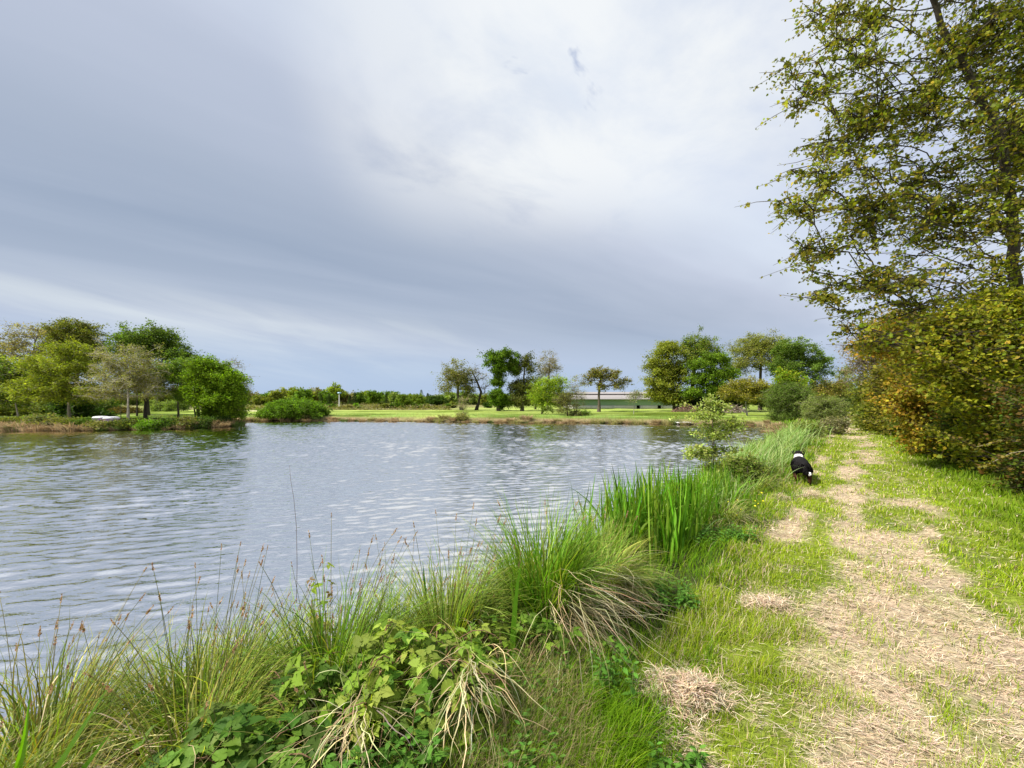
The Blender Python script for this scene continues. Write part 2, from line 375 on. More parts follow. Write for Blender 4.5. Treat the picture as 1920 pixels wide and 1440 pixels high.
def make_ground():
    def axis(c, lo, hi, n):
        t = np.linspace(-1, 1, n); a = 5.6; s = np.sinh(a * t) / np.sinh(a)
        return np.where(s < 0, c + s * (c - lo), c + s * (hi - c))
    xs = axis(2.0, -900, 900, 620); ys = axis(3.5, -300, 1100, 620)
    X, Y = np.meshgrid(xs, ys); x = X.ravel(); y = Y.ravel()
    sd = pond_sd(x, y); z = height(x, y, sd)
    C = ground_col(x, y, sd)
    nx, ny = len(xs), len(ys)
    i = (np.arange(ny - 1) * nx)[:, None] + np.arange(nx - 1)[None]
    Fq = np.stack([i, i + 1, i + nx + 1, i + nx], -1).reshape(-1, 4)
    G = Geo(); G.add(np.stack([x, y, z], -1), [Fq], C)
    m = bpy.data.materials.new('ground'); m.use_nodes = True; t = NT(m.node_tree); t.n.clear()
    at = t.node('ShaderNodeAttribute', _attribute_name='Col').outputs['Color']
    tc = t.node('ShaderNodeTexCoord').outputs['Object']
    n1 = t.node('ShaderNodeTexNoise', Vector=tc, Scale=28, Detail=9, Roughness=.72).outputs[0]
    n2 = t.node('ShaderNodeTexNoise', Vector=tc, Scale=1.7, Detail=7, Roughness=.7).outputs[0]
    mp = t.node('ShaderNodeMapping', Vector=tc, Scale=(3, 16, 3), Rotation=(0, 0, R(-30)))
    n3 = t.node('ShaderNodeTexNoise', Vector=mp.outputs[0], Scale=4, Detail=6, Roughness=.7).outputs[0]
    c = t.mix(1.0, at, t.ramp(n1, [(.3, .35), (.7, 1.5)]), 'MULTIPLY')
    c = t.mix(1.0, c, t.ramp(n2, [(.3, .72), (.7, 1.22)]), 'MULTIPLY')
    c = t.mix(.5, c, t.ramp(n3, [(.3, .55), (.7, 1.5)]), 'MULTIPLY')
    h = t.math('ADD', n1, n3)
    bp = t.node('ShaderNodeBump', Strength=.8, Distance=.03, Height=h)
    p = t.node('ShaderNodeBsdfPrincipled', Base__Color=c, Roughness=.95, Normal=bp.outputs[0], **{'Specular IOR Level': .05})
    t.node('ShaderNodeOutputMaterial', Surface=p.outputs[0])
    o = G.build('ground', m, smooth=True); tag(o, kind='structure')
make_ground()

def make_water():
    m = bpy.data.materials.new('water'); m.use_nodes = True; t = NT(m.node_tree); t.n.clear()
    tc = t.node('ShaderNodeTexCoord').outputs['Object']
    def nz(sc, scale, rot, det=3, dist=0., rough=.5):
        mp = t.node('ShaderNodeMapping', Vector=tc, Scale=sc, Rotation=(0, 0, R(rot)))
        return t.node('ShaderNodeTexNoise', Vector=mp.outputs[0], Scale=scale, Detail=det, Roughness=rough, Distortion=dist).outputs[0]
    b = nz((.6, 1.5, 1), 9.0, 6, 3, .3, .6)          # cat's-paw ripples too fine for the mesh
    bp = t.node('ShaderNodeBump', Strength=1.0, Distance=.010, Height=b)
    gl = t.node('ShaderNodeBsdfGlossy', Color=(1, .975, .93, 1), Roughness=.04, Normal=bp.outputs[0])
    df = t.node('ShaderNodeBsdfDiffuse', Color=(.045, .055, .058, 1))
    fr = t.node('ShaderNodeFresnel', IOR=1.36, Normal=bp.outputs[0])
    fac = t.ramp(fr.outputs[0], [(.02, .06), (.055, .30), (.12, .62), (.30, .90), (1.0, 1.0)])
    mx = t.node('ShaderNodeMixShader', i0=fac, i1=df.outputs[0], i2=gl.outputs[0])
    t.node('ShaderNodeOutputMaterial', Surface=mx.outputs[0])
    rr = np.concatenate([np.arange(1.6, 9, .040), np.arange(9, 22, .052), np.arange(22, 46, .075), np.arange(46, 95, .6)])
    az = R(90) - R(1) * np.arange(-100, 56, .17); A, Rr = np.meshgrid(az, rr); x = (Rr * np.cos(A)).ravel(); y = (Rr * np.sin(A)).ravel()
    z = np.zeros(len(x)); g = np.random.default_rng(5)
    gust = .80 + .35 * sm(.35, .65, fbm(x * .10 + 2, y * .16 + 9, 3)); gust2 = .45 + .9 * sm(.38, .62, fbm(x * .55 + 1, y * .8 + 4, 3))
    for k in range(56):                               # wind waves: many short crests lying roughly across the breeze
        lam = .125 * (.50 / .125) ** (g.random() ** 1.7); th = R(104) + g.normal(0, .30); kk = 2 * math.pi / lam
        ph = kk * (x * math.cos(th) + y * math.sin(th)) + g.random() * 6.28 + 2.2 * fbm(x * .5 + k, y * .5 + 3 * k, 2)
        w = np.sin(ph); z += .0040 * lam ** .85 * (w + .25 * np.cos(2 * ph)) * (.55 + .45 * gust2)
    for lam, dth, am in ((.30, 101, .0052), (.41, 108, .0064), (.22, 112, .0036)):      # sharper crests that catch the dark of the water
        kk = 2 * math.pi / lam; th = R(dth); ph = kk * (x * math.cos(th) + y * math.sin(th)) + 5.5 * fbm(x * .45 + lam * 40, y * .45, 3) * 2
        z += am * (1 - 2 * np.abs(np.sin(ph / 2)) ** .8) * sm(.38, .66, fbm(x * .9 + lam * 90, y * 1.6, 3)) * (.55 + .8 * sm(-2, -9, x - y * .2))
    z *= gust; z *= sm(95, 60, np.hypot(x, y))
    nx, ny = len(az), len(rr); i = (np.arange(ny - 1) * nx)[:, None] + np.arange(nx - 1)[None]
    Fq = np.stack([i, i + nx, i + nx + 1, i + 1], -1).reshape(-1, 4)
    cx = x[Fq[:, 0]]; cy = y[Fq[:, 0]]; keep = pond_sd(cx, cy) < 1.2
    G = Geo(); G.add(np.stack([x, y, WATER_Z + z], -1), [Fq[keep]], (.1, .1, .1))
    o = G.build('water', m, smooth=True); tag(o, kind='structure')
make_water()

# ------------------------------------------------------------------ trees
def tree(name, label, cat, Y, base, trunk, blobs, cols, w=None, ncl=110, lpc=70, leaf=.17, cr=.55, tr=.28, bark=(.12, .10, .075), flat=.6,
         tpl=QUAD, first=.35, mat=None, group=None, twig=6, tips=.012, droop=0., seg=.55, k=5, shell=.42, x0=None, up=.5, depth=1.0, zbase=None,
         leafdroop=0., colnoise=.18, stems=None, hug=0, crown='crown', lenpen=.30):
    """a tree grown inside the blobs (given where they stand at distance Y); ONE trunk mesh with all limbs and ONE crown mesh of leaves"""
    s = Y / F
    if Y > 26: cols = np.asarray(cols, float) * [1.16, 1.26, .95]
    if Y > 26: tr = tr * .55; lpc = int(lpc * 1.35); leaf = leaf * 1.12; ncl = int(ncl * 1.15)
    bx = xw(base, Y); bz = zbase if zbase is not None else hz1(bx, Y)
    nodes = [np.array([bx, Y, bz - .12])]; par = [-1]
    tp = [np.array([bx, Y, bz])] + [np.array([xw(p[0], Y), Y + (p[2] if len(p) > 2 else 0), zw(p[1], Y)]) for p in trunk]
    for a, b in zip(tp[:-1], tp[1:]):
        m = max(2, int(np.linalg.norm(b - a) / seg))
        for q in range(1, m + 1):
            j = rng.normal(0, .035 * seg, 3) if q < m else 0
            nodes.append(a + (b - a) * q / m + j); par.append(len(nodes) - 2)
    ntr = len(nodes); H = nodes[-1][2] - bz
    B = np.array([[xw(b[0], Y + (b[4] if len(b) > 4 else 0)), Y + (b[4] if len(b) > 4 else 0), zw(b[1], Y + (b[4] if len(b) > 4 else 0)), b[2] * s, b[2] * s * depth * (b[5] if len(b) > 5 else 1), b[3] * s] for b in blobs])
    vol = (B[:, 3] * B[:, 5]); bi = rng.choice(len(B), ncl, p=vol / vol.sum())
    dr = nrm(rng.normal(0, 1, (ncl, 3))); rr = rng.random((ncl, 1)) ** shell
    rr = rr * (1 + .28 * rng.normal(0, 1, (ncl, 1)) * (rng.random((ncl, 1)) < .35)) * (.82 + .5 * vn(dr[:, 0] * 2.3 + 9 + Y, dr[:, 2] * 2.3 + base * .1))[:, None]
    CL = B[bi, :3] + dr * rr * B[bi, 3:6] * .93
    CL[:, 2] = np.maximum(CL[:, 2], bz + .12)
    T0 = np.array(nodes[:ntr]); dist = np.min(np.linalg.norm(CL[:, None] - T0[None], axis=2), 1)
    CL = CL[np.argsort(dist)]
    plen = [0.] * ntr; kf = max(1, int(ntr * first)); endn = []
    for c in CL:
        Nn = np.array(nodes); dd = np.linalg.norm(Nn - c, axis=1)
        cost = dd + lenpen * np.array(plen) + up * np.maximum(0, Nn[:, 2] - c[2] + .25 * dd)
        cost[:kf] = 1e9
        q = int(np.argmin(cost)); a = nodes[q]; d = dd[q]; m = max(1, int(round(d / seg))); prev = q
        bow = np.array([0, 0, .12 * d]) + rng.normal(0, .06 * d, 3)
        for e in range(1, m + 1):
            t = e / m; pt = a + (c - a) * t + bow * math.sin(math.pi * t) + (rng.normal(0, .05 * seg, 3) if e < m else 0)
            nodes.append(pt); par.append(prev); plen.append(plen[prev] + d / m); prev = len(nodes) - 1
        endn.append(prev)
    Nn = np.array(nodes); P = np.array(par); cnt = np.zeros(len(Nn)); cnt[endn] += 1
    for q in range(len(Nn) - 1, 0, -1): cnt[P[q]] += cnt[q]
    rad = np.maximum(tips, tr * .8 * (np.maximum(cnt, .3) / max(1, cnt[1])) ** .58)
    tz = np.arange(ntr) / ntr; rad[:ntr] = np.maximum(rad[:ntr] , tr * (1 - .75 * tz)) ; rad[0] = tr * 1.45; rad[1] = tr * 1.15
    GB = Geo(); idx = np.arange(1, len(Nn))
    bc = np.asarray(bark, float)[None] * np.exp(rng.normal(0, .12, (len(idx), 1)))
    tubes(GB, Nn[P[idx]], Nn[idx], np.minimum(rad[P[idx]], rad[idx] * 1.5), rad[idx], bc, k)
    CLn = Nn[endn]
    if stems:
        for (spx, spy, sr) in stems:
            q = np.array([xw(spx, Y), Y + rng.normal(0, .3), 0]); q[2] = hz1(q[0], q[1]) - .1
            top = np.array([xw(spy[0], Y), Y, zw(spy[1], Y)])
            tt = np.linspace(0, 1, 7)[:, None]; polytube(GB, q + (top - q) * tt + np.array([0, 0, .1]) * np.sin(tt * 3), sr * (1 - .6 * tt[:, 0]), bark, 6)
    # twigs
    if twig:
        n = ncl * twig; ci = np.repeat(np.arange(ncl), twig)
        e = CLn[ci] + rng.normal(0, 1, (n, 3)) * np.array([cr, cr, cr * flat]) * 1.05 + np.array([0, 0, -droop * cr])
        mid = (CLn[ci] + e) / 2 + rng.normal(0, .07 * cr, (n, 3))
        tc = np.asarray(bark)[None] * 1.0
        tubes(GB, CLn[ci], mid, tips * .9, tips * .6, tc, 3); tubes(GB, mid, e, tips * .6, tips * .3, tc, 3)
        TW = np.stack([CLn[ci], mid, e], 1)
    root = empty(name, (bx, Y, bz), label, cat, group)
    GB.build('trunk', M_BARK, root, (bx, Y, bz), smooth=True)
    if lpc:
        n = ncl * lpc; ci = np.repeat(np.arange(ncl), lpc)
        if twig:
            ti = ci * twig + rng.integers(0, twig, n); f = rng.random((n, 1)) ** .6
            b0 = TW[ti, 0]; b1 = TW[ti, 1]; b2 = TW[ti, 2]
            pos = np.where(f < .5, b0 + (b1 - b0) * f * 2, b1 + (b2 - b1) * (f * 2 - 1)) + rng.normal(0, 1, (n, 3)) * cr * (.40 if not hug else hug)
        else: pos = CLn[ci] + rng.normal(0, 1, (n, 3)) * np.array([cr, cr, cr * flat])
        X = rng.normal(0, 1, (n, 3)); X[:, 2] = X[:, 2] * .5 - leafdroop
        N = rng.normal(0, .75, (n, 3)) + np.array([0, 0, .75])
        cc = pal(n, cols, w, colnoise) * np.exp(rng.normal(0, .16, ncl))[ci][:, None]
        GL = Geo(); leaves(GL, pos, X, N, leaf * np.exp(rng.normal(0, .25, n)), tpl, cc)
        GL.build(crown, mat or M_LEAF, root, (bx, Y, bz))
    return root
# ------------------------------------------------------------------ palettes (base colours of the leaves themselves)
BRIGHT = [(.13, .24, .015), (.17, .27, .02), (.09, .17, .012)]
GREEN = [(.085, .145, .018), (.12, .17, .025), (.06, .10, .012)]
DARK = [(.04, .075, .014), (.06, .10, .018), (.03, .05, .01)]
OLIVE = [(.15, .16, .032), (.19, .185, .04), (.10, .11, .022)]
YELLOW = [(.25, .24, .02), (.19, .20, .022), (.29, .25, .03)]
BRONZE = [(.18, .12, .045), (.15, .12, .035), (.22, .15, .06)]
BROWN = [(.20, .165, .09), (.16, .14, .075), (.24, .19, .11)]
PALE = [(.17, .21, .07), (.13, .17, .05), (.21, .24, .09)]
IVY = [(.085, .14, .012), (.125, .19, .015), (.05, .085, .01)]
PINKB = [(.25, .18, .13), (.20, .16, .10)]
BK = (.115, .095, .07); BKD = (.06, .05, .038); BKL = (.34, .31, .26)

# --- row of old trees on the lawn across the water
g = 'old trees standing on the lawn across the water'
tree('field_tree', 'rounded olive tree with a leaning forked trunk, first of the lawn row from the left', 'tree', 66, 866, [(858, 740), (860, 700)],
     [(860, 708, 26, 28), (850, 700, 22, 22), (876, 712, 20, 24), (838, 728, 14, 8), (880, 735, 12, 10)], OLIVE + BROWN, ncl=120, lpc=60, leaf=.16, cr=.55, tr=.55, bark=BK, group=g, twig=8)
tree('bare_tree', 'crooked nearly leafless tree between the rounded olive tree and the ivy-covered tree', 'tree', 67, 893, [(898, 752), (902, 735), (894, 715), (884, 695)],
     [(890, 702, 16, 18), (908, 722, 10, 22), (880, 720, 14, 18)], BROWN + BRONZE, ncl=42, lpc=16, leaf=.13, cr=.5, tr=.5, bark=BKD, group=g, twig=9, first=.45)
tree('ivy_tree', 'bright green ivy-covered tree with a lopsided mushroom top on the lawn', 'tree', 62, 934, [(936, 735), (938, 700), (934, 672)],
     [(925, 672, 20, 13), (936, 690, 13, 16), (948, 668, 22, 15), (962, 690, 14, 14), (935, 715, 13, 15), (932, 740, 20, 17), (941, 752, 17, 12)], IVY, ncl=170, lpc=120, leaf=.17, cr=.42, tr=.45, bark=BK, group=g, twig=5, first=.15, leafdroop=.4)
tree('field_tree', 'two-tiered olive tree right of the ivy-covered tree, dense below and airy on top', 'tree', 62, 979, [(979, 745), (982, 710), (985, 678)],
     [(986, 678, 14, 16), (994, 692, 14, 10), (972, 692, 12, 12), (976, 738, 22, 20), (968, 722, 16, 16), (986, 722, 15, 14), (972, 752, 17, 8)], [(.10, .10, .03), (.13, .13, .04), (.07, .075, .02)], ncl=130, lpc=75, leaf=.16, cr=.45, tr=.48, bark=BK, group=g, twig=6, first=.25)
tree('bare_tree', 'slim pale tree with a round bare crown rising behind the lime green lawn tree', 'tree', 72, 1027, [(1029, 715), (1030, 690), (1031, 672)],
     [(1030, 682, 20, 20), (1020, 695, 14, 12), (1040, 692, 13, 14)], PINKB + BROWN, ncl=90, lpc=26, leaf=.13, cr=.5, tr=.35, bark=(.2, .165, .12), group=g, twig=9)
tree('young_tree', 'lime green spreading tree near the far waterline in front of the bare crown', 'tree', 46, 1016, [(1016, 755), (1018, 730)],
     [(1030, 722, 28, 15), (1012, 740, 22, 18), (1040, 742, 24, 20), (1022, 760, 20, 14), (1052, 715, 12, 9)], [(.20, .27, .02), (.15, .22, .02), (.24, .26, .03)], ncl=130, lpc=70, leaf=.12, cr=.36, tr=.12, bark=BK, group=g, twig=5, first=.2)
tree('field_tree', 'dark rounded tree tucked between the two-tiered tree and the lime green tree', 'tree', 74, 1004, [(1004, 745), (1004, 722)],
     [(1003, 725, 17, 20), (1000, 745, 14, 14)], OLIVE + DARK, ncl=70, lpc=60, leaf=.17, cr=.5, tr=.3, bark=BK, group=g)
tree('oak_tree', 'bronze wide-spreading oak on the lawn in front of the barn', 'tree', 57, 1123, [(1123, 740), (1125, 715), (1128, 703)],
     [(1112, 702, 16, 12), (1130, 700, 18, 12), (1150, 706, 18, 12), (1168, 718, 16, 7), (1103, 714, 14, 8), (1128, 722, 18, 10), (1155, 724, 16, 6)], BRONZE + OLIVE, ncl=120, lpc=46, leaf=.14, cr=.36, tr=.42, bark=BK, group=g, twig=7, first=.5)
tree('sapling', 'thin pale sapling on the far bank left of the big dome-shaped tree', 'sapling', 47, 1188, [(1189, 760), (1188, 735)],
     [(1188, 742, 9, 14), (1194, 740, 12, 8)], PALE + BROWN, ncl=36, lpc=22, leaf=.09, cr=.3, tr=.05, bark=BKL, twig=5)
tree('sapling', 'thin reddish sapling at the far waterline below the rounded olive tree', 'sapling', 42, 868, [(869, 765), (868, 745)],
     [(868, 755, 9, 14), (866, 778, 9, 6)], PINKB + PALE, ncl=34, lpc=22, leaf=.08, cr=.26, tr=.04, bark=(.35, .27, .18), twig=5)
tree('bare_sapling', 'tall pinkish leafless sapling left of the bronze oak', 'sapling', 47, 1081, [(1081, 755), (1080, 715)],
     [(1080, 722, 12, 22), (1078, 745, 14, 20), (1090, 750, 12, 16)], PINKB + PALE, ncl=60, lpc=20, leaf=.08, cr=.34, tr=.06, bark=(.30, .25, .19), twig=6)
tree('waterside_bush', 'tangled half-bare willow bush at the far waterline left of the bronze oak', 'bush', 41.5, 1064, [(1064, 770), (1062, 752)],
     [(1062, 762, 22, 14), (1050, 752, 12, 12), (1078, 775, 14, 9), (1062, 745, 16, 12)], [(.11, .10, .04), (.16, .15, .05)], ncl=90, lpc=32, leaf=.09, cr=.3, tr=.14, bark=BKD, twig=8, first=.1)
tree('waterside_bush', 'small lime bush on the far bank under the bronze oak', 'bush', 43, 1097, [(1097, 778)],
     [(1097, 776, 9, 9)], BRIGHT + PALE, ncl=26, lpc=30, leaf=.09, cr=.2, tr=.03, twig=4, first=.0)

# --- big trees right of the barn
g = 'big trees beyond the pond right of the barn'
tree('broadleaf_tree', 'big olive dome-shaped tree right of the barn, foliage almost down to the grass', 'tree', 60, 1268, [(1262, 735), (1255, 690), (1250, 660)],
     [(1252, 660, 28, 20), (1240, 690, 34, 24), (1235, 722, 30, 22), (1260, 745, 38, 18), (1268, 700, 30, 30), (1230, 742, 22, 13)], [(.19, .19, .03), (.24, .23, .045), (.13, .145, .025)], ncl=300, lpc=90, leaf=.17, cr=.5, tr=.7, bark=BKD, group=g, twig=6, first=.12, flat=.4)
tree('broadleaf_tree', 'tall green tree with dark ivy-clad forked trunks, tallest of the clump behind the sapling', 'tree', 62, 1296, [(1298, 740), (1300, 700), (1308, 660)],
     [(1288, 648, 24, 18), (1316, 648, 32, 20), (1300, 668, 40, 20), (1335, 668, 22, 18)], GREEN + OLIVE, ncl=150, lpc=65, leaf=.16, cr=.48, tr=.75, bark=BKD, group=g, twig=7, first=.45)
tree('broadleaf_tree', 'bright green layered tree between the ivy-clad trunks and the open-crowned tree', 'tree', 57, 1335, [(1338, 735), (1340, 700)],
     [(1345, 675, 24, 12), (1310, 685, 22, 10), (1352, 700, 28, 14), (1320, 712, 26, 14), (1345, 728, 30, 14), (1300, 735, 20, 10)], [(.15, .22, .02), (.12, .18, .02), (.08, .12, .015)], ncl=210, lpc=85, leaf=.17, cr=.45, tr=.45, bark=BKD, group=g, twig=5, first=.2, flat=.35)
tree('open_tree', 'open-crowned yellow-green tree with bare dark limbs against the sky', 'tree', 66, 1425, [(1425, 735), (1426, 700), (1428, 665)],
     [(1430, 648, 40, 22), (1398, 662, 32, 26), (1455, 658, 32, 24), (1382, 688, 20, 18), (1430, 680, 50, 16), (1415, 642, 26, 14)], [(.20, .20, .05), (.15, .16, .035), (.24, .22, .07)], ncl=330, lpc=56, leaf=.15, cr=.5, tr=.5, bark=BK, group=g, twig=7, first=.28)
tree('open_tree', 'wide dark green tree leaning right with flat layered branches at the end of the clump', 'tree', 60, 1480, [(1478, 735), (1482, 700), (1490, 675)],
     [(1480, 655, 34, 17), (1508, 662, 30, 18), (1532, 680, 28, 14), (1500, 692, 44, 17), (1545, 698, 18, 10), (1525, 715, 30, 9), (1468, 680, 30, 24)], [(.10, .155, .03), (.07, .11, .02), (.15, .19, .045)], ncl=320, lpc=66, leaf=.155, cr=.42, tr=.45, bark=BKD, group=g, twig=6, first=.45, flat=.35)
tree('broadleaf_tree', 'vivid yellow-green young tree poking out behind the round grey-green willow bush', 'tree', 50, 1475, [(1475, 735)],
     [(1470, 708, 22, 14), (1490, 715, 20, 14), (1460, 728, 16, 14)], BRIGHT + YELLOW, ncl=80, lpc=80, leaf=.14, cr=.36, tr=.2, group=g, first=.2)
tree('white_stemmed_tree', 'ochre-green low tree with a forked pale trunk on the far bank', 'tree', 42, 1401, [(1399, 765), (1397, 745), (1398, 722)],
     [(1395, 722, 26, 13), (1425, 728, 24, 14), (1378, 740, 18, 12), (1405, 745, 28, 10), (1440, 742, 12, 10), (1360, 738, 12, 12)], [(.20, .17, .025), (.24, .20, .03), (.15, .14, .025)], ncl=170, lpc=80, leaf=.11, cr=.32, tr=.14, bark=BKL, twig=5, first=.3)
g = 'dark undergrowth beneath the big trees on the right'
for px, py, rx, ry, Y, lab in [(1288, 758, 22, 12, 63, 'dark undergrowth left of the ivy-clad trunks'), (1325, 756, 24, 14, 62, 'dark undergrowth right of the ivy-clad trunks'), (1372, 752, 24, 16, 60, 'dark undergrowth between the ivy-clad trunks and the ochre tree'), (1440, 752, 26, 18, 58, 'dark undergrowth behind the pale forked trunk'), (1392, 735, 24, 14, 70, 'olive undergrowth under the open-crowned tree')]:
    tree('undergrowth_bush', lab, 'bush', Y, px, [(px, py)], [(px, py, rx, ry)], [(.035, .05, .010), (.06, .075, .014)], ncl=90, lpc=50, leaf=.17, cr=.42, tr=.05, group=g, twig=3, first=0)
g = 'round willow bushes where the track meets the pond'
tree('willow_bush', 'large round grey-green willow bush overhanging the corner of the pond', 'bush', 34, 1482, [(1482, 770), (1482, 745)],
     [(1482, 752, 42, 32), (1470, 742, 26, 24), (1500, 745, 26, 24), (1485, 782, 38, 16)], [(.095, .135, .03), (.13, .17, .045), (.07, .10, .02)], ncl=420, lpc=80, leaf=.10, cr=.26, tr=.16, group=g, twig=4, first=.1, shell=.3, tpl=LONG)
tree('willow_bush', 'smaller round pale willow bush beside the track, right of the large one', 'bush', 28.5, 1546, [(1546, 775), (1546, 755)],
     [(1546, 762, 32, 24), (1556, 772, 28, 18), (1535, 775, 24, 16)], [(.17, .19, .07), (.13, .15, .05), (.20, .22, .09)], ncl=260, lpc=70, leaf=.08, cr=.20, tr=.12, group=g, twig=4, first=.1, shell=.3, tpl=LONG)
# trees closing the end of the track
g = 'trees closing the far end of the track'
for lab, Y, b, bl, pc in [('hazy pale olive tree closing the track, just right of the willow bushes', 62, 1590, [(1590, 725, 24, 22), (1600, 750, 30, 16), (1585, 700, 14, 12)], PALE + BROWN),
    ('low bronze thicket behind the willow bushes, left of the track end', 58, 1545, [(1545, 728, 30, 12), (1525, 740, 30, 14)], BRONZE + OLIVE),
    ('dark rounded tree behind the gravel end of the track', 66, 1630, [(1630, 735, 30, 26), (1625, 755, 26, 12)], OLIVE + DARK),
    ('lighter green bush low at the gravel end of the track', 60, 1612, [(1612, 758, 16, 11)], PALE + GREEN)]:
    tree('background_tree', lab, 'tree', Y, b, [(b, 745)], bl, pc, ncl=90, lpc=60, leaf=.17, cr=.5, tr=.2, group=g, twig=3, first=.1)

# --- the wooded peninsula on the left
g = 'trees on the wooded peninsula'
tree('open_tree', 'tall pinkish half-bare tree at the far left of the peninsula against the sky', 'tree', 48, 62, [(62, 740), (60, 690), (66, 640)],
     [(60, 625, 40, 22), (25, 650, 36, 24), (95, 622, 28, 18), (-15, 665, 30, 30), (70, 660, 50, 25)], PINKB + BROWN, ncl=190, lpc=42, leaf=.13, cr=.42, tr=.35, bark=(.16, .13, .10), group=g, twig=8, first=.4)
tree('broadleaf_tree', 'tall dark olive tree behind the yellow-green one on the peninsula', 'tree', 45, 142, [(142, 730), (146, 680), (150, 635)],
     [(140, 620, 34, 20), (160, 635, 30, 22), (120, 645, 28, 24), (172, 660, 26, 22), (150, 670, 44, 24), (90, 690, 44, 22)], [(.12, .12, .025), (.085, .10, .02), (.16, .14, .04)], ncl=280, lpc=80, leaf=.14, cr=.42, tr=.5, bark=BKD, group=g, twig=6, first=.25)
tree('broadleaf_tree', 'spreading yellow-green tree in front with a straight pale trunk on the peninsula', 'tree', 33.5, 130, [(129, 760), (127, 725), (125, 690)],
     [(130, 660, 38, 16), (95, 685, 40, 20), (150, 690, 38, 22), (80, 715, 40, 22), (130, 722, 44, 20), (60, 738, 34, 14), (175, 735, 24, 12), (120, 745, 50, 10)], [(.19, .20, .025), (.14, .16, .02), (.23, .24, .03)], ncl=360, lpc=80, leaf=.105, cr=.32, tr=.2, bark=(.24, .21, .15), group=g, twig=5, first=.3)
tree('broadleaf_tree', 'tall green oak with the highest crown right of the middle of the peninsula', 'tree', 44, 276, [(276, 740), (278, 690), (280, 645)],
     [(270, 635, 34, 24), (300, 632, 32, 22), (320, 655, 28, 22), (245, 645, 28, 20), (345, 672, 28, 20), (372, 690, 18, 14), (290, 660, 40, 22), (230, 660, 25, 18)], [(.095, .14, .025), (.065, .10, .018), (.13, .17, .035)], ncl=300, lpc=68, leaf=.14, cr=.42, tr=.42, bark=BKD, group=g, twig=7, first=.35)
tree('bare_tree', 'grey-brown twiggy tree with a whitish trunk in the middle of the peninsula', 'tree', 32.8, 240, [(240, 760), (240, 730), (238, 690)],
     [(240, 670, 42, 24), (215, 700, 36, 26), (265, 700, 36, 26), (240, 725, 60, 20), (200, 738, 30, 12), (285, 735, 24, 14)], [(.20, .17, .075), (.165, .145, .065), (.22, .20, .08)], ncl=330, lpc=52, leaf=.075, cr=.30, tr=.16, bark=(.40, .37, .31), group=g, twig=7, first=.25)
tree('broadleaf_tree', 'mid green airy tree between the twiggy tree and the vivid green one', 'tree', 36, 334, [(334, 750), (333, 715), (332, 695)],
     [(340, 688, 32, 16), (320, 705, 26, 16), (355, 715, 24, 14), (330, 735, 28, 8), (350, 750, 24, 6)], [(.13, .20, .03), (.10, .16, .02), (.17, .22, .05)], ncl=170, lpc=65, leaf=.11, cr=.32, tr=.14, bark=BK, group=g, twig=6, first=.35)
tree('broadleaf_tree', 'dense vivid green tree with many dark stems at the right tip of the peninsula', 'tree', 34.5, 384, [(386, 765), (392, 735), (395, 710)],
     [(392, 695, 34, 20), (425, 715, 32, 26), (375, 720, 28, 24), (410, 745, 44, 26), (438, 748, 22, 28), (440, 775, 20, 12), (405, 775, 26, 8)], [(.12, .185, .010), (.155, .215, .014), (.085, .135, .010)], ncl=420, lpc=95, leaf=.12, cr=.34, tr=.30, bark=BKD, group=g, twig=4, first=.15, shell=.35,
     stems=[(374, (366, 735), .14), (378, (385, 735), .12), (391, (410, 740), .15), (370, (360, 745), .07)])
tree('bare_tree', 'thin bare tree sticking out behind the vivid green one at the tip', 'tree', 46, 440, [(436, 720), (430, 700)],
     [(432, 692, 20, 14), (448, 712, 18, 16), (410, 685, 20, 10), (458, 730, 10, 14)], BROWN, ncl=90, lpc=20, leaf=.09, cr=.4, tr=.12, bark=(.2, .17, .13), group=g, twig=7)
tree('broadleaf_tree', 'soft olive tree at the left edge of the view with a thin leaning pale stem', 'tree', 34, 36, [(30, 760), (26, 720)],
     [(20, 700, 36, 26), (-15, 720, 40, 34), (40, 735, 30, 20), (10, 755, 36, 12), (-25, 680, 30, 20)], OLIVE + GREEN, ncl=260, lpc=70, leaf=.11, cr=.32, tr=.10, bark=(.3, .27, .2), group=g, twig=5, first=.2)
tree('dark_tree', 'squat dark ivy-covered stump of a tree behind the pale trunk on the peninsula', 'tree', 38, 118, [(118, 762), (120, 750)],
     [(118, 766, 13, 13), (114, 756, 12, 8)], DARK, ncl=60, lpc=70, leaf=.12, cr=.25, tr=.3, bark=BKD, group=g, first=.0, twig=3)
tree('dark_tree', 'dark leaning ivy-covered trunk right of the pale trunk on the peninsula', 'tree', 38, 145, [(152, 765), (158, 752)],
     [(148, 768, 10, 8), (155, 756, 10, 8)], DARK, ncl=50, lpc=60, leaf=.12, cr=.22, tr=.3, bark=BKD, group=g, first=.0, twig=3)
tree('broadleaf_tree', 'rough-barked dark trunk and olive crown just right of the whitish trunk', 'tree', 36, 273, [(273, 755), (272, 725), (270, 700)],
     [(270, 700, 26, 20), (285, 722, 26, 14), (262, 722, 24, 14)], OLIVE + BRONZE, ncl=120, lpc=55, leaf=.11, cr=.34, tr=.22, bark=BKD, group=g, twig=5, first=.5)
tree('thin_tree', 'slender dark-stemmed tree behind the whitish trunk', 'tree', 41, 257, [(257, 760), (258, 730)], [(258, 722, 18, 14)], OLIVE, ncl=40, lpc=40, leaf=.12, cr=.35, tr=.14, bark=BKD, group=g, twig=4)
tree('thin_tree', 'slender stem with sparse leaves left of the whitish trunk', 'tree', 37, 227, [(227, 765), (226, 745)], [(226, 740, 12, 12)], BROWN + OLIVE, ncl=26, lpc=30, leaf=.1, cr=.3, tr=.05, bark=BK, group=g, twig=4)
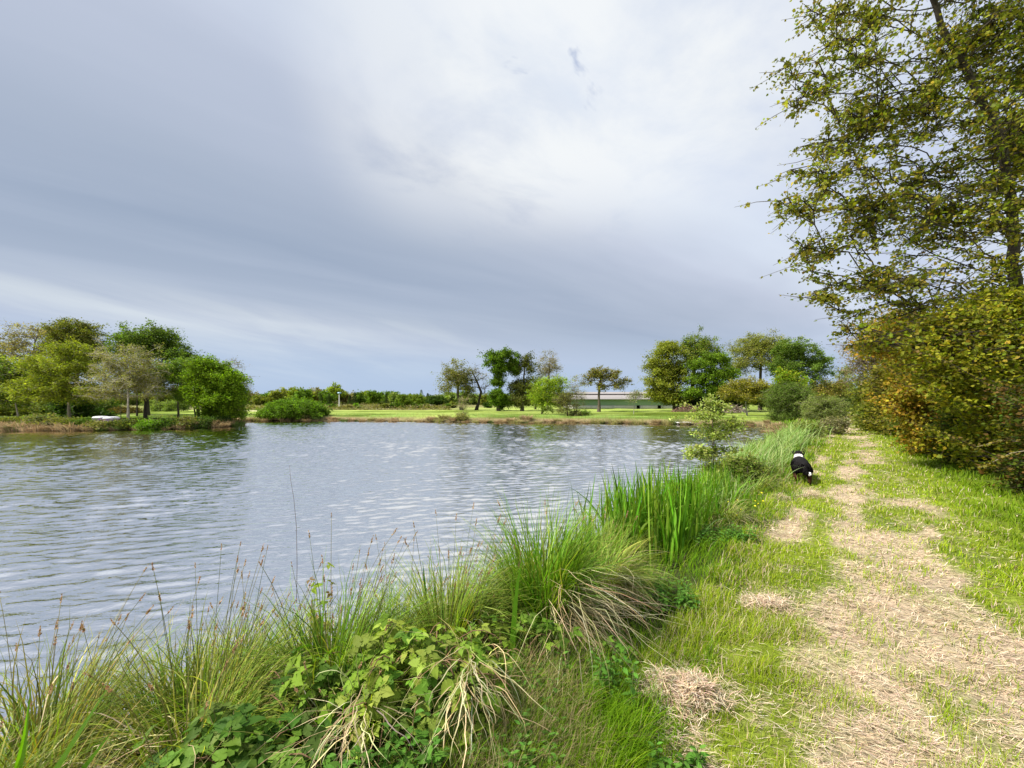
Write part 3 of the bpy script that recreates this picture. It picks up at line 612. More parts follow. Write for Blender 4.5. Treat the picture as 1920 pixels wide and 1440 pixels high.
tree('thin_tree', 'pair of thin stems with pale leaves behind the covered boats', 'tree', 39, 176, [(176, 765), (175, 745)], [(176, 752, 18, 12), (160, 760, 14, 10)], PALE + OLIVE, ncl=50, lpc=36, leaf=.1, cr=.3, tr=.05, bark=BK, group=g, twig=4)
# low growth under the trees, further back on the peninsula
g = 'low bushes behind the trees of the peninsula'
for i, (px, py, rx, ry, Y, pc, lab) in enumerate([(20, 768, 30, 10, 42, OLIVE, 'low olive bush under the leftmost trees'), (85, 766, 26, 12, 46, PALE, 'pale bush left of the dark stump'),
    (195, 762, 30, 13, 52, GREEN, 'green bush behind the covered boats'), (305, 764, 26, 13, 60, PALE, 'soft pale bush beyond the lit lawn of the peninsula'),
    (165, 778, 34, 7, 39, DARK, 'low dark ivy patch beside the boats'), (340, 758, 20, 8, 58, PALE, 'pale bush behind the airy green tree'), (232, 772, 18, 5, 50, BRONZE, 'bronze brush behind the whitish trunk')]):
    tree('low_bush', lab, 'bush', Y, px, [(px, py)], [(px, py, rx, ry)], pc, ncl=80, lpc=50, leaf=.14, cr=.35, tr=.05, group=g, twig=3, first=0)

g = 'low bushes along the front edge of the peninsula'
for px, py, rx, ry, Y, pc, lab in [(30, 795, 26, 7, 31.5, OLIVE, 'olive waterside growth below the leftmost trees'), (78, 790, 20, 12, 29.8, PALE + BROWN, 'pale rounded bush at the water left of the yellow-green tree trunk'), (110, 797, 14, 8, 29.3, BROWN + OLIVE, 'brownish bush at the water below the pale trunk'),
    (135, 799, 15, 7, 29.2, OLIVE, 'olive bush at the water just right of the pale trunk'), (156, 797, 9, 7, 29.3, GREEN, 'small green bush at the water left of the covered boats'), (196, 804, 20, 4, 29.0, OLIVE + BROWN, 'low bush at the water right in front of the covered boats'),
    (238, 797, 20, 7, 29.4, DARK + OLIVE, 'dark low bush at the water below the whitish trunk'), (280, 798, 20, 8, 29.5, BRIGHT, 'fresh green bush at the water right of the whitish trunk'), (315, 796, 16, 8, 30, DARK + GREEN, 'dark green bush at the water left of the airy green tree'),
    (348, 793, 18, 8, 30.6, OLIVE + BROWN, 'olive bush at the water below the airy green tree'), (378, 794, 14, 9, 31.2, GREEN + DARK, 'green bush at the water below the dark stems'), (408, 794, 16, 8, 33.2, DARK, 'dark bush at the right tip of the peninsula')]:
    tree('waterside_bush', lab, 'bush', Y, px, [(px, py)], [(px, py, rx, ry)], [tuple(np.array(c) * .85) for c in pc], ncl=80, lpc=45, leaf=.09, cr=.24, tr=.03, group=g, twig=4, first=0)
# --- the big bush on the far bank and the shrubs of the meadow
tree('waterside_bush', 'big dense green bush on the far bank between the peninsula and the lawn', 'bush', 43.5, 550, [(550, 775), (550, 765)],
     [(540, 768, 38, 17), (575, 768, 34, 17), (505, 776, 17, 9), (555, 762, 34, 14), (596, 772, 14, 12)], [(.10, .17, .015), (.14, .22, .025), (.06, .10, .01)], ncl=380, lpc=90, leaf=.12, cr=.32, tr=.1, twig=3, first=0, shell=.35)
tree('waterside_bush', 'small bush beside the left end of the big dense green bush', 'bush', 43, 498, [(498, 780)],
     [(498, 779, 14, 9)], [(.11, .16, .02), (.14, .19, .03)], ncl=60, lpc=60, leaf=.10, cr=.24, tr=.05, twig=3, first=0)
tree('waterside_bush', 'twiggy olive bush at the far waterline below the lawn row of trees', 'bush', 40.2, 868, [(868, 788)], [(867, 786, 14, 9)], OLIVE + BROWN, ncl=40, lpc=30, leaf=.08, cr=.22, tr=.03, twig=5, first=0)
MS = [(474, 767, 6, 5, 74, OLIVE, 'small round bush at the left end of the meadow'), (624, 762, 7, 6, 84, GREEN, 'green shrub right of the big bank bush'), (640, 766, 5, 5, 80, BROWN, 'brown shrub, first of four in the meadow row'),
    (647, 766, 4, 4, 80, BRONZE, 'bronze shrub, second of four in the meadow row'), (655, 765, 5, 5, 80, BROWN, 'brown shrub, third of four in the meadow row'), (669, 763, 7, 6, 82, BRIGHT, 'lime shrub at the right end of the brown meadow row'),
    (705, 765, 4, 3, 82, BROWN, 'tiny brown shrub on the meadow edge'), (722, 762, 6, 4, 84, OLIVE, 'olive shrub left of the clipped garden shrubs'), (736, 762, 5, 4, 84, DARK, 'dark low shrub beside the olive shrub'),
    (748, 762, 8, 5, 84, GREEN, 'wide green shrub in the garden row'), (757, 752, 15, 11, 88, [(.13, .17, .02), (.10, .14, .02)], 'round small tree with a split stem in the garden row'),
    (785, 751, 13, 10, 96, [(.15, .19, .03), (.12, .16, .02)], 'round light tree left of the dark evergreen mass'), (780, 762, 6, 5, 84, GREEN, 'clipped round green shrub on the lawn edge'),
    (792, 762, 6, 5, 86, GREEN, 'clipped shrub left of the stone block'), (800, 762, 5, 4, 86, OLIVE, 'clipped shrub touching the stone block'), (815, 753, 18, 11, 90, DARK, 'wide dark evergreen mass left of the lawn trees'),
    (839, 761, 5, 4, 86, GREEN, 'square clipped bush in the hedge left of the rounded olive tree'), (850, 760, 7, 5, 88, OLIVE, 'last hedge bush before the rounded olive tree'), (915, 760, 8, 4, 86, DARK, 'dark shrub behind the bare lawn tree')]
for i, (px, py, rx, ry, Y, pc, lab) in enumerate(MS):
    big = rx > 10
    tree('shrub', lab, 'bush', Y, px, [(px, py + 2)], [(px, py, rx, ry)], pc, ncl=90 if big else 30, lpc=60, leaf=.2 if big else .17, cr=.4 if big else .22, tr=.08, group='shrubs on the meadow and lawn edge', twig=2, first=0)

# --- the tree line on the horizon: one thing each
kinds = [('olive', OLIVE), ('mid green', GREEN), ('pale', PALE), ('brownish bare', BROWN), ('yellow-green', [(.15, .19, .02), (.2, .22, .03)]), ('dark', DARK)]
TL = [(452, 746, 14, 7, 2), (470, 744, 9, 6, 3), (488, 749, 9, 4, 0), (502, 745, 12, 7, 1), (518, 742, 12, 9, 0), (538, 738, 14, 10, 0), (556, 740, 9, 10, 4), (568, 739, 10, 10, 1), (580, 744, 10, 7, 0), (595, 739, 12, 10, 3), (604, 746, 9, 6, 5),
      (628, 735, 14, 10, 4), (614, 744, 10, 8, 1), (642, 741, 9, 8, 0), (655, 744, 8, 7, 3), (672, 745, 9, 7, 1), (683, 742, 9, 7, 4), (703, 742, 12, 8, 1), (717, 746, 9, 6, 2), (733, 741, 13, 7, 1), (742, 746, 9, 6, 2), (768, 747, 12, 6, 4),
      (825, 748, 12, 5, 0), (845, 745, 14, 8, 2), (868, 744, 12, 9, 1), (890, 747, 14, 7, 2), (912, 748, 12, 6, 0), (950, 748, 14, 6, 1), (968, 746, 13, 8, 2), (990, 747, 14, 7, 0), (1045, 745, 16, 8, 1), (1240, 745, 18, 10, 1), (1330, 745, 26, 12, 5), (1375, 742, 22, 14, 0),
      (430, 744, 18, 8, 0), (400, 746, 18, 8, 2), (370, 745, 18, 9, 1), (330, 746, 20, 9, 4), (295, 746, 20, 9, 0), (255, 746, 22, 9, 2), (215, 745, 22, 10, 1), (170, 745, 22, 10, 5), (120, 745, 24, 10, 0), (70, 745, 24, 10, 1), (20, 744, 24, 11, 2),
      (1420, 745, 24, 12, 1), (1465, 745, 26, 13, 0), (1510, 745, 26, 13, 1), (1560, 742, 26, 15, 0), (1600, 744, 24, 14, 1), (1650, 742, 30, 16, 2)]
sh = {}
posn = ['far behind the peninsula', 'beyond the meadow', 'beyond the garden shrubs', 'behind the lawn trees', 'behind the big trees on the right']
seen = {}
for px, py, rx, ry, kd in TL:
    Y = 118 + rng.random() * 40
    pz = posn[0] if px < 440 else posn[1] if px < 665 else posn[2] if px < 830 else posn[3] if px < 1100 else posn[4]
    kn, pc = kinds[kd]; key = (kn, pz); seen[key] = seen.get(key, 0) + 1
    sz = 'wide ' if rx > 20 else 'small ' if rx < 10 else ''
    kk = (sz, kn, pz); sh[kk] = sh.get(kk, 0) + 1; nth = ['', 'second ', 'third ', 'fourth ', 'fifth '][sh[kk] - 1]
    tree('hedgerow_tree', f'{nth}{sz}{kn} horizon tree {pz}' + (', from the left' if nth else ''), 'tree', Y, px, [(px, py + 2)],
         [(px, py, rx, ry), (px, py + 4, rx * .9, ry)], pc, ncl=int(16 + rx * 3), lpc=50, leaf=.42, cr=.75, tr=.22, group=f'{sz}{kn} hedgerow trees {pz}', twig=2, first=0, zbase=.2)
def woodland():
    G = Geo(); n = 70000; a = R(90) - R(1) * rng.uniform(-70, 60, n); Yd = rng.uniform(150, 185, n); x = Yd * np.cos(a) / np.sin(a); top = 1.4 + 3.4 * fbm(x * .045 + 3, Yd * .01, 4) + 1.5 * vn(x * .3, x * 0)
    z = top * rng.random(n) ** .7; c = pal(n, [(.11, .15, .03), (.16, .17, .05), (.07, .10, .02), (.18, .16, .08)], None, .15) * np.exp((fbm(x * .06, x * 0 + 7, 3) - .5)[:, None] * 1.2)
    leaves(G, np.stack([x, Yd, z], -1), rng.normal(0, 1, (n, 3)), rng.normal(0, .8, (n, 3)) + [0, -.4, .6], .75, QUAD, c)
    tag(G.build('woodland', M_LEAF), 'low continuous woodland belt along the horizon', 'woodland', kind='stuff')
woodland()
for px, py, h in [(602, 743, 8), (617, 742, 7), (656, 744, 7), (665, 741, 11), (724, 742, 9), (790, 737, 13), (782, 742, 8), (802, 741, 8)]:
    Y = 112; root_x = xw(px, Y); z1 = zw(py - h / 2, Y); G = Geo(); n = 900
    hh = rng.random(n) ** 1.4; z0 = .3; r = (1 - hh) * .9 * h / 9; a = rng.random(n) * 6.28
    pos = np.stack([root_x + r * np.cos(a), Y + r * np.sin(a), z0 + hh * (z1 - z0)], -1)
    leaves(G, pos, np.stack([np.cos(a), np.sin(a), -.3 + 0 * a], -1), rng.normal(0, .4, (n, 3)) + [0, 0, 1], .32, LONG, pal(n, DARK))
    e = empty('conifer', (root_x, Y, z0), 'dark pointed conifer standing in front of the horizon hedgerow', 'tree', 'dark conifers in front of the horizon hedgerow')
    G.build('crown', M_LEAF, e, (root_x, Y, z0)); G2 = Geo(); tubes(G2, [[root_x, Y, 0]], [[root_x, Y, z1]], .12, .02, BKD, 5); G2.build('trunk', M_BARK, e, (root_x, Y, z0))
for i, (px, Y, py0, py1, nm) in enumerate([(636, 100, 768, 737, 'lamp')]):
    x = xw(px, Y); z = hz1(x, Y); e = empty('street_lamp', (x, Y, z), 'tall white lamp post with a pale blue head beyond the meadow', 'street lamp')
    G = Geo(); tubes(G, [[x, Y, z - .1]], [[x, Y, zw(737, Y)]], .13, .09, (.7, .7, .68), 8); G.build('post', pmat('lamp_paint', (.75, .75, .73)), e, (x, Y, z))
    G = Geo(); box(G, x - .35, x + .45, Y - .2, Y + .2, zw(738, Y), zw(735.5, Y), (.5, .6, .7)); G.build('lamp_head', pmat('lamp_head', (.35, .55, .68)), e, (x, Y, z))

# --- scrubby meadow behind the bank: low rough growth nobody could count
def scrub():
    n = 26000; x = rng.uniform(-60, 2, n); y = rng.uniform(66, 112, n)
    k = sm(.46, .6, fbm(x * .12 + 5, y * .2, 3)) * (x / y < -.16) * (x / y > -.78); keep = rng.random(n) < k
    x, y = x[keep], y[keep]; z = height(x, y); n = len(x); G = Geo()
    hgt = rng.random(n) * .8 * sm(.4, .65, fbm(x * .2, y * .3, 2))
    leaves(G, np.stack([x, y, z + hgt], -1), rng.normal(0, 1, (n, 3)), rng.normal(0, .6, (n, 3)) + [0, 0, .8], .30, QUAD, pal(n, BROWN + OLIVE + [(.22, .2, .10)]))
    tag(G.build('scrub', M_LEAF), 'brownish rough scrub covering the meadow behind the far bank', 'scrub', kind='stuff')
scrub()

# --- barn
def barn():
    Y = 80; x0 = xw(1072, Y); x1 = xw(1290, Y); z0 = 0.0
    e = empty('barn', ((x0 + x1) / 2, Y, z0), 'long low barn with green cladding over a white wall and a pinkish roof', 'barn'); O = ((x0 + x1) / 2, Y, z0)
    mw = pmat('barn_white_wall', (.60, .58, .55), .8, .1, (1.2, .72, 1.1)); mg = pmat('barn_green_cladding', (.20, .30, .21), .5, .3, (3, .8, 1.15), 0, (6, 1, .3))
    mr = pmat('barn_roof_sheet', (.27, .25, .25), .8, .2, (.5, .75, 1.15), 0, (.3, 3, 3)); md = pmat('barn_dark', (.012, .012, .012), .9, .1); mp = pmat('barn_post', (.5, .5, .48))
    zt = zw(760, Y); zg = zw(748.5, Y); zr = zw(739.5, Y); zr2 = zw(732.5, Y)
    dx0, dx1 = xw(1193.5, Y), xw(1200.5, Y); ex0, ex1 = xw(1233, Y), xw(1240, Y)
    G = Geo(); z_ = z0 - .2
    for a, b in ((x0, dx0), (dx1, ex0), (ex1, x1)): box(G, a, b, Y, Y + .3, z_, zt, (1, 1, 1))
    box(G, x0, x0 + .3, Y + .3, Y + 13.6, z_, zt, (1, 1, 1)); box(G, x1 - .3, x1, Y + .3, Y + 13.6, z_, zt, (1, 1, 1)); box(G, x0, x1, Y + 13.6, Y + 13.9, z_, zg, (1, 1, 1))
    G.build('wall', mw, e, O)
    G = Geo(); n = 260; xs = np.linspace(x0 - .1, x1 + .1, n); off = np.where(np.arange(n) % 2, .0, .06)
    V = np.concatenate([np.stack([xs, Y - .03 - off, np.full(n, zt + .01)], -1), np.stack([xs, Y - .03 - off, np.full(n, zg)], -1)]); i = np.arange(n - 1)
    G.add(V, [np.stack([i, i + 1, i + n + 1, i + n], -1)], (1, 1, 1)); box(G, x0 + .05, x1 - .05, Y + .0, Y + .25, zt + .02, zg - .02, (1, 1, 1)); G.build('cladding', mg, e, O)
    for nm, a, b, za, zb, ya, yb in (('roof', x0 - .4, x1 + .4, zg + .02, zr, Y - .6, Y + 6.6), ('upper_roof', xw(1095, Y), x1 + .4, zr + .22, zr2, Y + 6.1, Y + 12)):
        G = Geo(); m = 2 * 90; xs = np.linspace(a, b, m); o = np.where(np.arange(m) % 2, .05, 0.)
        V = np.concatenate([np.stack([xs, np.full(m, ya), za + o], -1), np.stack([xs, np.full(m, yb), zb + o], -1), np.stack([xs, np.full(m, ya), za + o - .12], -1), np.stack([xs, np.full(m, yb), zb + o - .12], -1)])
        i = np.arange(m - 1); G.add(V, [np.stack([i, i + 1, i + m + 1, i + m], -1), np.stack([i + 2 * m, i + 3 * m, i + 3 * m + 1, i + 2 * m + 1], -1), np.stack([i + 1, i, i + 2 * m, i + 2 * m + 1], -1)], (1, 1, 1))
        r = G.build(nm, mr, e, O)
    G = Geo(); box(G, x0 - .3, x1 + .3, Y + 6.2, Y + 6.5, zr - .6, zr + .2, (1, 1, 1)); G.build('ridge_gap_shade', md, e, O)  # near-black box painting the shade of the gap under the upper roof
    G = Geo(); box(G, x0 - .3, x1 + .3, Y + 12.0, Y + 13.5, zg, zr2 - .25, (1, 1, 1)); G.build('rear_wall', md, e, O)
    for a, b in ((dx0, dx1), (ex0, ex1)):
        G = Geo(); box(G, a - .05, b + .05, Y + .6, Y + .9, z_, zt + .05, (1, 1, 1)); G.build('doorway_shade', md, e, O)  # near-black panel behind the opening stands in for interior shade
    for px in (1108, 1150, 1192, 1202, 1242):
        x = xw(px, Y); G = Geo(); box(G, x - .09, x + .09, Y - .16, Y - .02, z_, zt - .05, (1, 1, 1)); G.build('post', mp, e, O)
barn()

# --- small things across the water
def slab(px0, px1, Y):
    x0, x1 = xw(px0, Y), xw(px1, Y); z = WATER_Z; O = ((x0 + x1) / 2, Y, z)
    e = empty('jetty', O, 'small flat white jetty on the water by the far bank', 'jetty')
    G = Geo()
    for i in range(8):
        a = x0 + (x1 - x0) * i / 8; box(G, a, a + (x1 - x0) / 8 - .02, Y - .7, Y + 1.0, z + .20, z + .27, (1, 1, 1))
    G.build('deck', pmat('jetty_deck', (.62, .60, .57), .7, .2, (6, .8, 1.1)), e, O)
    for sx in (x0 + .1, x1 - .1):
        for y in (Y - .5, Y + .8):
            G = Geo(); tubes(G, [[sx, y, z - .6]], [[sx, y, z + .2]], .07, .07, (1, 1, 1), 8); G.build('pile', pmat('jetty_pile', (.08, .07, .06)), e, O)
slab(1265, 1290, 35.9)
def pedal_boat(px, Y, rz, label):
    x = xw(px, Y); z = hz1(x, Y); e = empty('boat', (x, Y, z), label, 'boat', 'covered boats on the sandy landing', rz); e.scale = (.56, .62, .85)
    mh = pmat('boat_hull', (.20, .14, .36), .4, .4, (4, .8, 1.1)); mc = pmat('boat_cover', (.66, .66, .72), .6, .3, (3, .85, 1.05))
    def loft(secs, m, nm):
        G = Geo(); secs = np.array(secs, float); a = np.linspace(0, 2 * np.pi, 20, endpoint=False); ca = np.sign(np.cos(a)) * np.abs(np.cos(a)) ** .6; sa = np.sign(np.sin(a)) * np.abs(np.sin(a)) ** .6
        V = np.stack([np.stack([ca * s[1], sa * s[2], np.full(20, s[0])], -1) for s in secs]); i = (np.arange(len(secs) - 1) * 20)[:, None]; j = np.arange(20)[None]; j2 = (j + 1) % 20
        G.add(V.reshape(-1, 3), [np.stack([i + j, i + j2, i + 20 + j2, i + 20 + j], -1).reshape(-1, 4), np.arange(20)[None, ::-1], (np.arange(20) + (len(secs) - 1) * 20)[None]], (1, 1, 1))
        o = G.build(nm, m, None, smooth=False); o.parent = e; return o
    loft([(0, .55, .50), (.08, .72, .62), (.22, .80, .68), (.26, .80, .68)], mh, 'hull')
    loft([(.261, .83, .71), (.31, .82, .70), (.38, .74, .62), (.43, .55, .46), (.45, .2, .2)], mc, 'cover')
pedal_boat(189, 31.6, .15, 'covered purple boat, the left one of the pair on the sandy landing')
pedal_boat(209, 31.2, -.1, 'covered purple boat, the right one of the pair on the sandy landing')

def brush_pile(px, Y, w, h, label, col):
    x = xw(px, Y); z = hz1(x, Y); G = Geo(); n = 260
    a = rng.random(n) * 6.28; r = rng.random(n) ** .6 * w; c = np.stack([x + r * np.cos(a), Y + r * np.sin(a) * .6, z + rng.random(n) * h * (1 - (r / w) ** 2)], -1)
    d = nrm(rng.normal(0, 1, (n, 3)) * [1, 1, .35]) * rng.uniform(.4, 1.2, (n, 1)) * .5
    tubes(G, c - d, c + d, .035, .02, pal(n, col, None, .3), 4)
    tag(G.build('brush_pile', M_BARK, None, (x, Y, z)), label, 'brush pile', 'brush piles under the big trees')
brush_pile(1375, 52, 1.9, 1.2, 'grey-brown pile of cut branches beside the white-stemmed tree', [(.28, .23, .17), (.2, .15, .11), (.34, .29, .22)])
brush_pile(1290, 56, 2.4, 1.1, 'reddish-brown pile of cut branches under the ivy-clad trunks', [(.16, .10, .07), (.22, .15, .10)])
G = Geo(); x = xw(809, 88); box(G, x - .5, x + .5, 87.6, 88.4, -.1, .75, (1, 1, 1)); tag(G.build('stone_block', pmat('stone_block', (.3, .27, .2), .9, .1, (3, .7, 1.2)), None, (x, 88, 0)), 'square stone block between the clipped garden shrubs', 'stone block')

# --- tussocks along the far waterline
def tuft_proto(cols, n=220, L=.5, sp=.35):
    G = Geo(); a = rng.random(n) * 6.28; r = rng.random(n) ** .5 * sp
    blades(G, np.stack([r * np.cos(a), r * np.sin(a) * .8, np.zeros(n)], -1), a + rng.normal(0, .5, n), L * rng.uniform(.5, 1.2, n), .028, rng.uniform(0, .5, n), rng.uniform(.9, 2.3, n), pal(n, cols), 3)
    return G
protos = []
for cols in ([(.34, .26, .14), (.26, .20, .10)], [(.40, .30, .18), (.30, .22, .12)], [(.22, .24, .06), (.30, .25, .12)], [(.10, .17, .03), (.14, .2, .05)]):
    o = tuft_proto(cols).build('bank_tussock', M_DRY); protos.append(o)
edge = []
for (ax, ay), (bx, by) in zip(POND, np.roll(POND, -1, 0)):
    L = math.hypot(bx - ax, by - ay); m = int(L / .62)
    for q in range(m): t = (q + rng.random()) / m; edge.append((ax + (bx - ax) * t, ay + (by - ay) * t))
used = [0] * 4
lab4 = ['straw-coloured tussock at the far waterline', 'pinkish tan tussock at the far waterline', 'greenish tussock at the far waterline', 'fresh green tussock at the far waterline']
cnt = 0
for ex, ey in edge:
    if ey < 26 or ex > 23 or ex < -46 or cnt > 250 or abs(ex / ey) > 1.36: continue
    for rep in range(1):
        k = int(rng.choice(4, p=[.38, .27, .25, .10])); x = ex + rng.normal(0, .25); y = ey + rng.normal(0, .25)
        sd = float(pond_sd(np.array([x]), np.array([y]))[0])
        if sd < -.3: y += .4
        o = protos[k] if used[k] == 0 else protos[k].copy()
        if used[k]: COL.objects.link(o)
        used[k] += 1; o.location = (x, y, max(hz1(x, y), WATER_Z) - .03); s = rng.uniform(.65, 1.5) * (1.45 if ex < -24 and ey < 35 else 1); o.scale = (s * 1.25, s, s * rng.uniform(.6, 1.0)); o.rotation_euler = (0, 0, rng.random() * 6.28)
        pxx = HX + F * x / y; mk = ['under the leftmost trees', 'below the yellow-green tree', 'in front of the covered boats', 'below the whitish trunk', 'below the airy green tree', 'below the vivid green tree', 'left of the big bank bush', 'below the big bank bush', 'below the open meadow', 'below the garden shrubs', 'below the rounded olive tree', 'below the ivy-covered tree', 'below the lime green tree', 'below the bronze oak', 'below the barn', 'below the big dome-shaped tree', 'below the ivy-clad trunks', 'near the round willow bushes'][int(np.searchsorted([60, 170, 220, 290, 365, 462, 490, 615, 750, 835, 905, 975, 1090, 1160, 1205, 1285, 1375], pxx))]
        tag(o, lab4[k].replace('at the far waterline', 'at the waterline ') + mk, 'tussock', lab4[k].replace('tussock', 'tussocks')); cnt += 1
# ------------------------------------------------------------------ the tree row on the right of the track
g = 'trees and bushes lining the right of the track'
MAPC = [(.16, .19, .018), (.21, .21, .022), (.11, .13, .013), (.28, .21, .03)]
tree('maple_tree', 'large maple leaning out over the track, airy crown reaching beyond the top of the view', 'tree', 9.5, 1893, [(1896, 700), (1903, 560), (1898, 400), (1878, 260), (1822, 150), (1765, 50), (1715, -120)],
     [(1490, 395, 50, 36, -1.2), (1540, 330, 60, 60, -.8), (1520, 175, 46, 44, -.5), (1575, 110, 60, 66, -.3), (1545, 480, 46, 40, -.6), (1620, 250, 90, 110, -.2), (1640, 400, 100, 90, -.5), (1640, 520, 90, 50, -.8), (1630, 30, 60, 80, 0),
      (1740, 180, 120, 160, 0), (1760, 400, 120, 130, .3), (1850, 60, 110, 150, .4), (1900, 280, 120, 200, .6), (1720, 570, 100, 50, -.4), (1850, 560, 110, 60, 0), (1560, 560, 50, 34, -.8), (1600, 600, 60, 30, -.6), (1660, 640, 70, 30, -1.0), (1760, 630, 80, 40, -1.2), (1860, 660, 80, 50, -1.5), (1890, 420, 60, 120, -.8), (1870, 250, 50, 90, -.8), (1500, 470, 30, 24, -.7), (1490, 130, 26, 26, -.4), (1545, 30, 40, 50, 0), (1990, 150, 120, 240, .8), (2060, 450, 110, 180, .3), (1740, -120, 130, 110, 0)],
     MAPC, [.3, .34, .2, .16], ncl=980, lpc=56, leaf=.064, cr=.34, tr=.15, bark=(.055, .046, .034), group=g, tpl=MAPLE, twig=6, first=.10, shell=.75, seg=.42, k=7, tips=.012, up=.55, leafdroop=.6, flat=.42, depth=.55, colnoise=.26, hug=.13, lenpen=.80)
tree('maple_tree', 'yellow-green young maple with drooping branches at the right edge, nearest on the track', 'tree', 8.4, 1880, [(1882, 760), (1880, 660)],
     [(1850, 640, 110, 50), (1885, 575, 50, 50), (1790, 600, 40, 40, -.2), (1800, 700, 90, 60, -.3), (1890, 740, 120, 90), (1930, 640, 100, 90), (1860, 830, 80, 50, -.2), (2000, 800, 110, 90), (1780, 620, 60, 30)], [(.27, .26, .018), (.21, .225, .017), (.14, .175, .014), (.32, .24, .026)], [.3, .3, .3, .1],
     ncl=640, lpc=70, leaf=.060, cr=.25, tr=.10, bark=(.09, .075, .055), group=g, tpl=MAPLE, twig=5, first=.15, shell=.7, seg=.35, tips=.006, leafdroop=.4, depth=.6, hug=.25)
tree('maple_tree', 'orange-tinged young maple in the hedge beside the track', 'tree', 11.5, 1745, [(1748, 760), (1745, 680)],
     [(1730, 640, 80, 36), (1700, 600, 40, 24), (1640, 650, 34, 22, .5), (1770, 700, 80, 60), (1715, 745, 50, 50), (1790, 790, 80, 60), (1750, 820, 46, 30, -.4), (1830, 660, 60, 60)], [(.33, .20, .028), (.28, .25, .02), (.19, .19, .018), (.40, .22, .03)], [.28, .34, .26, .12],
     ncl=600, lpc=70, leaf=.068, cr=.27, tr=.10, bark=(.09, .075, .055), group=g, tpl=MAPLE, twig=4, first=.12, shell=.7, seg=.4, tips=.007, leafdroop=.3, depth=.6, hug=.28)
tree('hedge_bush', 'deep green bush low in the hedge at the right edge, closest to the camera', 'bush', 6.6, 1975, [(1975, 860)],
     [(1950, 880, 60, 60), (1985, 780, 90, 70), (1925, 925, 30, 25), (2030, 880, 90, 80)], [(.07, .11, .010), (.05, .075, .008), (.15, .08, .022)],
     ncl=260, lpc=55, leaf=.06, cr=.18, tr=.05, bark=BKD, group=g, tpl=BUSHLEAF, twig=5, first=.0, shell=.7, seg=.3, tips=.004, depth=.7)
tree('hedge_bush', 'dark green bush filling the hedge between the two young maples', 'bush', 9.8, 1822, [(1822, 830)],
     [(1820, 800, 60, 70), (1850, 760, 70, 80, .8), (1790, 850, 26, 26), (1865, 855, 50, 40)], [(.065, .11, .010), (.09, .13, .012), (.12, .12, .018)],
     ncl=260, lpc=60, leaf=.075, cr=.22, tr=.06, bark=BKD, group=g, tpl=BUSHLEAF, twig=4, first=.0, shell=.7, seg=.35, tips=.005, depth=.7)
tree('hedge_bush', 'dark green bush spilling onto the grass below the orange-tinged maple', 'bush', 14.0, 1728, [(1728, 800)],
     [(1722, 795, 40, 30), (1745, 760, 50, 50, .6), (1780, 790, 50, 40)], [(.07, .11, .010), (.10, .125, .014), (.16, .17, .03)],
     ncl=220, lpc=60, leaf=.09, cr=.24, tr=.06, bark=BKD, group=g, tpl=BUSHLEAF, twig=4, first=.0, shell=.7, seg=.4, tips=.006, depth=.8)
tree('hedge_tree', 'brownish olive bushy tree in the hedge past the orange-tinged maple', 'tree', 19, 1685, [(1685, 740), (1683, 690)],
     [(1682, 700, 44, 40), (1672, 750, 38, 40), (1665, 795, 24, 16, -1), (1690, 800, 30, 20, -2), (1700, 760, 50, 36), (1720, 690, 50, 50)], [(.17, .165, .022), (.21, .18, .024), (.12, .12, .017)],
     ncl=260, lpc=75, leaf=.12, cr=.34, tr=.12, bark=BKD, group=g, twig=4, first=.1, depth=.7)
tree('hedge_tree', 'hazy half-bare pinkish brown tree rising over the far part of the hedge', 'tree', 24, 1640, [(1642, 720), (1638, 660)],
     [(1630, 650, 40, 36), (1655, 630, 44, 36), (1615, 680, 30, 30), (1690, 625, 50, 34), (1650, 690, 44, 30)], PINKB + BROWN + [(.22, .19, .06)],
     ncl=260, lpc=34, leaf=.10, cr=.42, tr=.12, bark=(.17, .14, .11), group=g, twig=9, first=.2, depth=.7)
tree('hedge_tree', 'dark olive bushy tree at the far end of the hedge with a shaded foot', 'tree', 28, 1655, [(1655, 750), (1655, 700)],
     [(1650, 735, 36, 40), (1640, 780, 24, 18, -6), (1655, 785, 26, 18, -8), (1680, 740, 40, 46)], [(.11, .12, .018), (.085, .10, .015), (.15, .15, .026)],
     ncl=220, lpc=70, leaf=.13, cr=.40, tr=.12, bark=BKD, group=g, twig=4, first=.1, depth=.7)
tree('hedge_tree', 'tall dense green tree set back behind the two young maples', 'tree', 14.5, 1860, [(1860, 720), (1858, 640)],
     [(1850, 640, 90, 50), (1800, 700, 80, 60), (1900, 720, 90, 80), (1950, 640, 80, 70), (1840, 780, 90, 50), (1760, 650, 60, 46)], [(.14, .155, .016), (.18, .18, .02), (.10, .12, .014)],
     ncl=330, lpc=80, leaf=.15, cr=.42, tr=.14, bark=BKD, group=g, twig=3, first=.05, depth=.4)
tree('hedge_tree', 'shadowy olive tree set back in the hedge near the right edge', 'tree', 11.0, 2010, [(2010, 700)],
     [(1980, 720, 100, 100), (2060, 650, 110, 130), (1960, 830, 90, 60), (2100, 820, 90, 90)], [(.10, .11, .02), (.07, .085, .015)],
     ncl=260, lpc=70, leaf=.12, cr=.36, tr=.14, bark=BKD, group=g, twig=3, first=.05, depth=.4)
